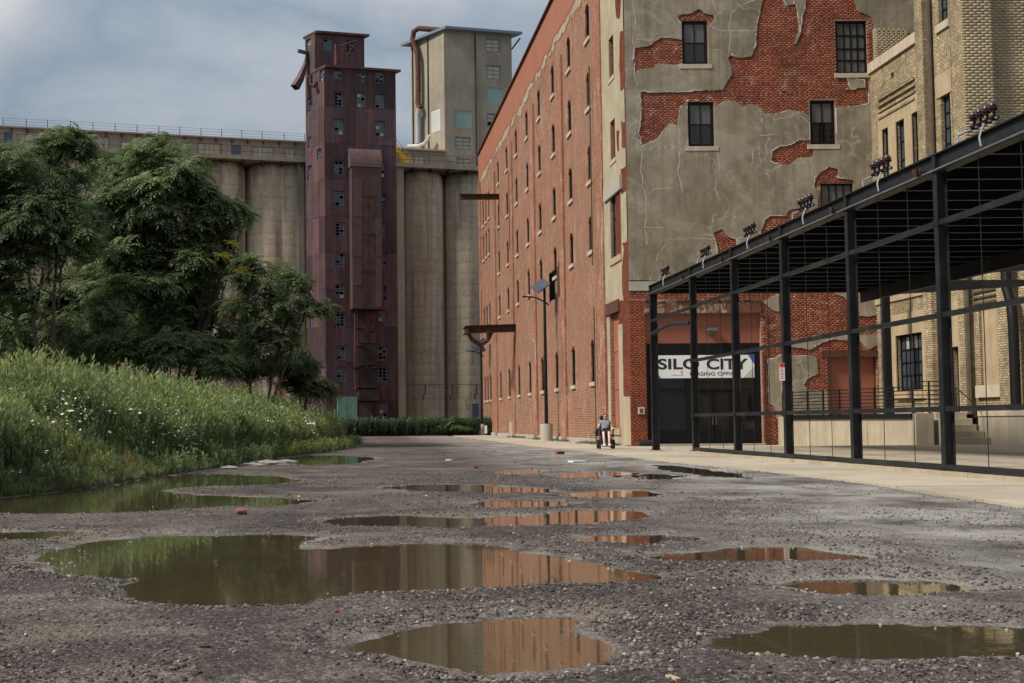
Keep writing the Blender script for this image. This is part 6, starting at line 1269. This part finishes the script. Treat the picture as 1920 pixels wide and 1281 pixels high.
# ---------------------------------------------------------------- banner with lettering
def text_mesh(s, size, sx=1.2, off=.0):
    c = bpy.data.curves.new('lettering', 'FONT'); c.body = s; c.size = size; c.offset = off; c.extrude = .0015; o = bpy.data.objects.new('lettering', c); COL.objects.link(o); bpy.context.view_layer.update()
    me = bpy.data.meshes.new_from_object(o.evaluated_get(bpy.context.evaluated_depsgraph_get())); bpy.data.objects.remove(o); return me
def put_text(s, f, a0, b0, a1, hgt, c, mat, parent, off=.0):
    me = text_mesh(s, 1., off=off); v = np.array([q.co[:] for q in me.vertices]); mn, mxx = v.min(0), v.max(0); v = (v-mn)/np.maximum(mxx-mn, 1e-6)
    for q, t in zip(me.vertices, v): q.co = f.p(a0+t[0]*(a1-a0), b0+t[1]*hgt, c+t[2]*.003)
    return link('lettering', me, mat, parent)
bq = FA.rect(1235, 665.6, 1417, 708.6); bn = thing('banner', 'white banner reading SILO CITY over the shop front doors', 'banner', tuple(FA.p((bq[0]+bq[2])/2, bq[1], -.19)))
m = MB(); m.fbox(FA, bq[0], bq[1], -.185, bq[2], bq[3], -.175); m.build('sheet', MT['white'], bn)
m = MB(); m.add([FA.p(bq[2]-.27, bq[3]-.005, -.173), FA.p(bq[2]-.005, bq[3]-.005, -.173), FA.p(bq[2]-.005, bq[3]-.42, -.173)], [(0, 1, 2)]); m.add([FA.p(bq[0]+.005, bq[1]+.005, -.173), FA.p(bq[0]+.13, bq[1]+.005, -.173), FA.p(bq[0]+.005, bq[1]+.2, -.173)], [(0, 1, 2)]); m.build('blue_corner', MT['blueprint'], bn)
m = MB(); m.add([FA.p(bq[2]-.5, bq[1]+.005, -.1735), FA.p(bq[2]-.005, bq[1]+.005, -.1735), FA.p(bq[2]-.005, bq[1]+.5, -.1735)], [(0, 1, 2)]); m.build('grey_corner', MT['paleboard'], bn)
t0 = FA.rect(1234.5, 672, 1313, 692.5); put_text('SILO', FA, t0[0]+.02, t0[1], t0[2], t0[3]-t0[1], -.172, MT['ink'], bn, .028); t0 = FA.rect(1327, 672, 1405, 692.5); put_text('CITY', FA, t0[0], t0[1], t0[2], t0[3]-t0[1], -.172, MT['ink'], bn, .028)
t0 = FA.rect(1296, 697.2, 1387, 704); put_text('LEASING OFFICE', FA, t0[0], t0[1], t0[2], t0[3]-t0[1], -.172, MT['ink'], bn, .006)
m = MB(); q = FA.rect(1278.5, 694.5, 1283, 701)
for i, hgt in enumerate((.6, 1., .75)): wd = (q[2]-q[0])/3; m.fbox(FA, q[0]+i*wd, q[1], -.174, q[0]+i*wd+wd*.7, q[1]+(q[3]-q[1])*hgt, -.172)
m.fbox(FA, FA.rect(1262, 703, 1284, 704.2)[0], FA.rect(1262, 703, 1284, 704.2)[1], -.174, q[2]+.02, FA.rect(1262, 703, 1284, 704.4)[3], -.172); m.build('small_emblem', MT['greyink'], bn)
q = FA.rect(1195.5, 764, 1208, 777); pn = thing('intercom', 'pale metal intercom plate with a small grey screen on the corner pillar', 'intercom', tuple(FA.p((q[0]+q[2])/2, q[1], .03)))
m = MB(); m.fbox(FA, q[0], q[1], .03, q[2], q[3], .11); m.build('case', MT['stone'], pn, bevel=.015); m = MB(); m.fbox(FA, q[0]+.07, q[1]+.06, .105, q[2]-.08, q[3]-.06, .118); m.build('screen', MT['bluepane'], pn); m = MB(); m.fbox(FA, q[0]-.08, q[3]-.1, .03, q[0]-.02, q[3]-.03, .06); m.build('button', MT['frame'], pn)

# ---------------------------------------------------------------- solar lamp posts
def lamp(label, x, y, z, hgt, pan):
    L = thing('solar_lamp', label, 'street lamp', (x, y, z), 'solar lamp posts along the mill'); o = np.array((x, y, z))
    m = MB(); m.lathe(o, [(.36, -.1), (.36, .98), (.34, 1.02)], 24); m.build('concrete_base', MT['base_concrete'], L, smooth=True)
    m = MB(); m.box(x-.16, y-.16, z+1.021, x+.16, y+.16, z+1.05); m.lathe(o, [(.11, 1.05), (.105, 3), (.075, hgt)], 12); m.build('pole', MT['black'], L, smooth=True)
    t = o+[0, 0, hgt]; m = MB(); m.bar(t+np.array(pan[0]), t+np.array(pan[1]), 1.1, .05, (0, -.45, 1)); m.build('solar_panel', MT['solar'], L); m = MB(); m.bar(t+np.array(pan[0])*.3+[0, 0, -.12], t+np.array(pan[1])*.3+[0, 0, -.05], .1, .1); m.tube([t+[0, 0, -.4], t+[0, 0, 0]], .06, 6); m.build('panel_bracket', MT['black'], L)
    m = MB(); m.tube([t+[.25, -.05, -1.05], t+[0, 0, -.85], t+[-.45, 0, -.62], t+[-.75, 0, -.55]], .045, 8); m.build('arm', MT['black'], L, smooth=True); m = MB(); m.bar(t+[-.68, 0, -.56], t+[-1.3, 0, -.53], .3, .07); m.build('luminaire', MT['black'], L); return L
b = onX(1025, 824, 11.7); lamp('nearer solar lamp post on a round concrete base, mid way along the mill wall', b[0], b[1], -.09, 9.15, ((-.6, 0, -.15), (.15, 0, .4)))
b2 = onX(905, 817, 11.7); lamp('farther solar lamp post beneath the rusty iron bracket at the end of the mill', b2[0]-.05, b2[1], -.1, 8.0, ((-.6, 0, -.35), (.45, 0, .45)))
b3 = onZ(911, 802, -.1) if False else onY(911, 806, 96); m = MB(); m.box(b3[0]-.1, 96, b3[2]-.3, b3[0]+.1, 96.04, b3[2]+.35); set_origin(tag(m.build('marker_post', MT['white']), 'tiny white marker board by the far lamp base', 'marker'), (b3[0], 96, b3[2]-.3))

# ---------------------------------------------------------------- woman in a power wheelchair
def skinned(name, pts, edges, rad, mat, parent, sub=2, root=0):
    me = bpy.data.meshes.new(name); me.from_pydata(pts, edges, []); o = bpy.data.objects.new(name, me); COL.objects.link(o); md = o.modifiers.new('skin', 'SKIN'); md.use_smooth_shade = True
    for i, v in enumerate(me.skin_vertices[0].data): r_ = rad[i]; v.radius = (r_, r_) if not hasattr(r_, '__len__') else r_; v.use_root = (i == root)
    sm = o.modifiers.new('sub', 'SUBSURF'); sm.levels = sub; sm.render_levels = sub; bpy.context.view_layer.update()
    m2 = bpy.data.meshes.new_from_object(o.evaluated_get(bpy.context.evaluated_depsgraph_get())); bpy.data.objects.remove(o); m2.name = name; m2.polygons.foreach_set('use_smooth', np.ones(len(m2.polygons), bool)); return link(name, m2, mat, parent)
MT['skin'] = flat('skin', (.66, .45, .36), .55, var=.06); MT['hair'] = flat('dark_hair', (.035, .016, .013), .5); MT['shorts'] = flat('dark_shorts', (.018, .02, .026), .85); MT['shoe'] = flat('pale_shoe', (.62, .52, .56), .7); MT['chair_metal'] = flat('chair_metal', (.02, .02, .022), .35)
def stripes():
    m, t, b = base_mat('striped_shirt'); v = coords(t); s = N(t, 'ShaderNodeSeparateXYZ'); t.links.new(v, s.inputs[0]); k = mth(t, 'FRACT', mth(t, 'MULTIPLY', s.outputs[2], 22.)); t.links.new(ramp(t, k, [(0, (.36, .36, .40)), (.5, (.36, .36, .40)), (.56, (.10, .105, .15)), (1, (.10, .105, .15))]), b.inputs['Base Color']); b.inputs['Roughness'].default_value = .9; return m
MT['shirt'] = stripes()
pc = onZ(1136, 841.5, .01); wc = thing('power_wheelchair', 'black power wheelchair with a headrest on the walk by the mill', 'wheelchair', (0, 0, 0)); woman = thing('person', 'person with glasses and a dark ponytail in striped tee and shorts, seated in the wheelchair', 'person', (0, 0, 0))
m = MB(); m.box(-.24, -.22, .2, .24, .33, .42); m.box(-.2, -.25, .42, .2, .28, .5); m.build('base', MT['chair_metal'], wc, bevel=.03)
def wheel(x, y, r, w):
    m = MB(); m.lathe((x-w/2, y, r), [(r*.6, 0), (r*.9, 0), (r, w*.25), (r, w*.75), (r*.9, w), (r*.6, w)], 20, (1, 0, 0)); wl = m.build('wheel', MT['rubber'], wc, smooth=True); m = MB(); m.lathe((x-w/2-.004, y, r), [(r*.15, 0), (r*.58, .01), (r*.58, w-.002), (r*.2, w+.008)], 12, (1, 0, 0)); m.build('rim', MT['conduit'], wl)
for sx in (-1, 1): wheel(sx*.3, .03, .18, .09); wheel(sx*.25, -.36, .09, .06); wheel(sx*.25, .42, .09, .06)
for sx in (-1, 1): m = MB(); m.bar((sx*.25, -.36, .16), (sx*.24, .42, .16), .05, .06); m.build('fork', MT['chair_metal'], wc)
m = MB(); m.box(-.24, -.26, .5, .24, .24, .57); m.build('seat', MT['shorts'], wc, bevel=.025); m = MB(); m.hexa([(-.22, .22, .56), (.22, .22, .56), (.22, .3, .56), (-.22, .3, .56), (-.22, .32, 1.06), (.22, .32, 1.06), (.22, .39, 1.06), (-.22, .39, 1.06)]); m.build('backrest', MT['shorts'], wc, bevel=.02)
m = MB(); m.bar((0, .36, 1.0), (-.02, .36, 1.22), .03, .03); m.lathe((-.12, .3, 1.21), [(.05, -.02), (.09, 0), (.10, .05), (.09, .1), (.04, .12)], 12, (.25, -1, 0)); m.build('headrest', MT['shorts'], wc, smooth=True)
for sx in (-1, 1):
    m = MB(); m.box(sx*.31-.04, -.24, .72, sx*.31+.04, .14, .765); m.build('armrest', MT['shorts'], wc, bevel=.015); m = MB(); m.bar((sx*.29, .16, .5), (sx*.29, .16, .75), .04, .04); m.bar((sx*.29, -.1, .5), (sx*.29, -.1, .72), .03, .05); m.build('arm_support', MT['chair_metal'], wc)
m = MB(); m.box(-.37, -.36, .73, -.27, -.24, .79); m.tube([(-.32, -.31, .79), (-.32, -.32, .87)], .016, 6); m.build('joystick', MT['chair_metal'], wc)
m = MB(); m.bar((0, -.24, .4), (0, -.48, .14), .08, .05); m.box(-.17, -.66, .09, .17, -.44, .115); m.build('footplate', MT['chair_metal'], wc)
m = MB(); m.box(-.38, .0, .5, -.3, .12, .72); m.tube([(-.35, .1, .72), (-.42, .0, .66), (-.4, -.1, .55)], .02, 5); m.box(-.16, .4, .6, .16, .52, .9); m.build('bag', MT['shorts'], wc, bevel=.01)
J = [(0, .12, .66), (0, .16, .82), (0, .18, .98), (0, .17, 1.10), (0, .14, 1.17), (.005, .115, 1.25), (.005, .12, 1.32),
     (-.10, .06, .65), (-.11, -.30, .655), (-.10, -.42, .36), (-.095, -.46, .17), (-.095, -.60, .135), (.10, .06, .65), (.11, -.30, .655), (.10, -.42, .36), (.095, -.46, .17), (.095, -.60, .135),
     (-.165, .17, 1.05), (-.27, .15, .82), (-.31, -.10, .80), (-.315, -.19, .81), (.165, .17, 1.05), (.25, .13, .82), (.28, -.08, .80), (.27, -.17, .79)]
Ed = [(0, 1), (1, 2), (2, 3), (3, 4), (4, 5), (5, 6), (0, 7), (7, 8), (8, 9), (9, 10), (10, 11), (0, 12), (12, 13), (13, 14), (14, 15), (15, 16), (2, 17), (17, 18), (18, 19), (19, 20), (2, 21), (21, 22), (22, 23), (23, 24)]
Rd = [.13, .125, .14, .055, .05, .082, .075, .09, .062, .05, .036, .034, .09, .062, .05, .036, .034, .06, .042, .034, .03, .06, .042, .034, .03]
skinned('body', J, Ed, Rd, MT['skin'], woman)
for sx, w0 in ((-1, J[20]), (1, J[24])):
    fm = MB(); w0 = np.array(w0)
    for k in range(4): o_ = np.array(((k-1.5)*.019, -.02, .008)); L_ = (.062, .07, .066, .052)[k]; fm.tube([w0+o_, w0+o_+[0, -L_*.6, .004], w0+o_+[0, -L_*.95, -.02], w0+o_+[0, -L_*.9, -.045]], [.0095, .009, .008, .006], 6)
    fm.tube([w0+[-sx*.028, .0, 0], w0+[-sx*.05, -.03, .0], w0+[-sx*.045, -.06, -.008]], [.011, .0095, .007], 6); fm.build('fingers', MT['skin'], woman, smooth=True)
skinned('shirt', [(0, .12, .67), (0, .15, .82), (0, .175, .98), (0, .17, 1.07), (-.165, .17, 1.05), (-.225, .16, .92), (.165, .17, 1.05), (.215, .15, .92)], [(0, 1), (1, 2), (2, 3), (2, 4), (4, 5), (2, 6), (6, 7)], [.16, .15, .165, .07, .075, .07, .075, .07], MT['shirt'], woman)
skinned('shorts', [(0, .11, .645), (-.10, .05, .655), (-.113, -.20, .66), (-.112, -.33, .64), (.10, .05, .655), (.113, -.20, .66), (.112, -.33, .64)], [(0, 1), (1, 2), (2, 3), (0, 4), (4, 5), (5, 6)], [.15, .11, .088, .08, .11, .088, .08], MT['shorts'], woman)
skinned('hair', [(.005, .16, 1.365), (.005, .215, 1.30), (-.0, .225, 1.22), (.06, .215, 1.12), (.085, .15, 1.29), (-.078, .15, 1.29)], [(0, 1), (1, 2), (2, 3), (0, 4), (0, 5)], [.065, .08, .065, .04, .025, .025], MT['hair'], woman)
m = MB(); m.tube([(-.03, .025, 1.275)]*1+[(-.008, .018, 1.275)], .024, 10) if False else None
for sx in (-1, 1): m.tube([(sx*.033+.005+.026*math.cos(t), .028, 1.272+.02*math.sin(t)) for t in np.linspace(0, 6.283, 13)], .005, 5, False); m.tube([(sx*.06+.005, .03, 1.275), (sx*.088, .12, 1.28)], .004, 5)
m.build('glasses', MT['frame'], woman)
m = MB(); m.lathe((.005, .03, 1.235), [(.004, .03), (.014, .01), (.017, 0)], 8, (0, -.3, 1)); m.box(-.022, .03, 1.205, .032, .034, 1.212); m.build('nose_and_mouth', MT['salmon'], woman, smooth=True)
for sx in (-1, 1): m = MB(); m.hexa([(sx*.097-.045, -.68, .118), (sx*.097+.045, -.68, .118), (sx*.095+.045, -.42, .118), (sx*.095-.045, -.42, .118), (sx*.097-.035, -.66, .17), (sx*.097+.035, -.66, .17), (sx*.095+.042, -.43, .225), (sx*.095-.042, -.43, .225)]); m.build('shoe', MT['shoe'], woman, bevel=.018)
for r_ in (wc, woman): r_.location = pc; r_.rotation_euler = (0, 0, math.radians(-7)); r_.scale = (.95,)*3

# ---------------------------------------------------------------- loose things on the ground
def rock(seed, s, mat, name='rock'): me = pebble(seed, mat, 2); me.transform(Matrix.Diagonal((*s, 1))); me.name = name; return me
def loose(name, me, px, py, label, cat, rot=0, lift=0., z=None, group=None):
    g = onZ(px, py, 0.); zz = float(gheight(np.array([g[0]]), np.array([g[1]]))[0][0]) if z is None else z; g = onZ(px, py, zz); o = bpy.data.objects.new(name, me); COL.objects.link(o); o.location = (g[0], g[1], zz+lift); o.rotation_euler = (0, 0, rot); return tag(o, label, cat, group)
loose('rock', rock(1, (.12, .10, .15), MT['rockm']), 191, 911, 'pale upright stone on the grassy bank above the green puddle', 'rock', lift=.06)
for i, (px, py, s, lb) in enumerate(((500, 872, .5, 'broken pale concrete slab lying at the foot of the mound'), (535, 869, .35, 'smaller pale concrete lump right of the broken slab'), (470, 874, .3, 'flat pale concrete flake left of the broken slab'), (430, 879, .22, 'low grey concrete scrap at the upper end of the green puddle'))): loose('concrete_chunk', rock(10+i, (s, s*.8, s*.34), MT['rockm']), px, py, lb, 'concrete chunk', lift=.02)
m = MB(); m.lathe((0, 0, 0), [(.02, 0), (.032, .01), (.033, .11), (.025, .12)], 12, (1, 0, 0)); can = m.mesh('drink_can', True); can.materials.append(flat('can_red', (.26, .10, .07), .5)); loose('drink_can', can, 443, 964, 'faded red can lying on the gravel between two puddles', 'can', .1, .03)
def bits(name, mat, s, px, py, lb, cat, rot=.4):
    m = MB(); m.box(-s[0], -s[1], 0, s[0], s[1], s[2]*2); me = m.mesh(name, bevel=min(s)*.25); me.materials.append(mat); return loose(name, me, px, py, lb, cat, rot, 0.)
bits('brick_fragment', MT['brick_pillar'], (.13, .07, .05), 1050, 852, 'small orange brick fragment lying near the walk edge', 'brick fragment'); bits('white_scrap', MT['white'], (.2, .12, .02), 1082, 867, 'white paper scrap lying on the far gravel', 'litter'); bits('white_scrap', MT['paleboard'], (.13, .08, .02), 844, 864, 'pale scrap on the gravel in the middle of the lane', 'litter', 1.); MT['litter_red'] = flat('litter_red', (.30, .055, .04), .6)
bits('red_wrapper', MT['litter_red'], (.06, .04, .02), 891, 878, 'bright red wrapper on the gravel far ahead', 'litter')
bits('red_wrapper', MT['litter_red'], (.014, .009, .006), 632, 1148, 'crumpled red wrapper below the biggest puddle', 'litter', .2); bits('wood_scrap', MT['tan_stone'], (.035, .012, .006), 1262, 1274, 'light wood splinter at the bottom edge of the yard', 'wood scrap', 1.9); bits('plastic_strip', MT['rubber'], (.22, .04, .015), 112, 961, 'black plastic strip on the near rim of the green puddle', 'litter', .2); bits('dark_leaf', MT['rust'], (.025, .018, .004), 383, 1213, 'curled rust brown leaf on the gravel', 'leaf')
m = MB(); m.lathe((0, 0, 0), [(.03, -.04), (.13, -.04), (.15, 0), (.14, .13), (.05, .16)], 12, (1, 0, .0)); tb = m.mesh('rubber_bumper', True); tb.materials.append(MT['rubber']); q = FA.p(FA.hit(1201, 836)[0], .25, .35); o = bpy.data.objects.new('rubber_bumper', tb); COL.objects.link(o); o.location = (q[0], q[1], .05); o.scale = (3.2, 1, 1.1); tag(o, 'squat black rubber bumper at the foot of the corner pillar', 'bumper')
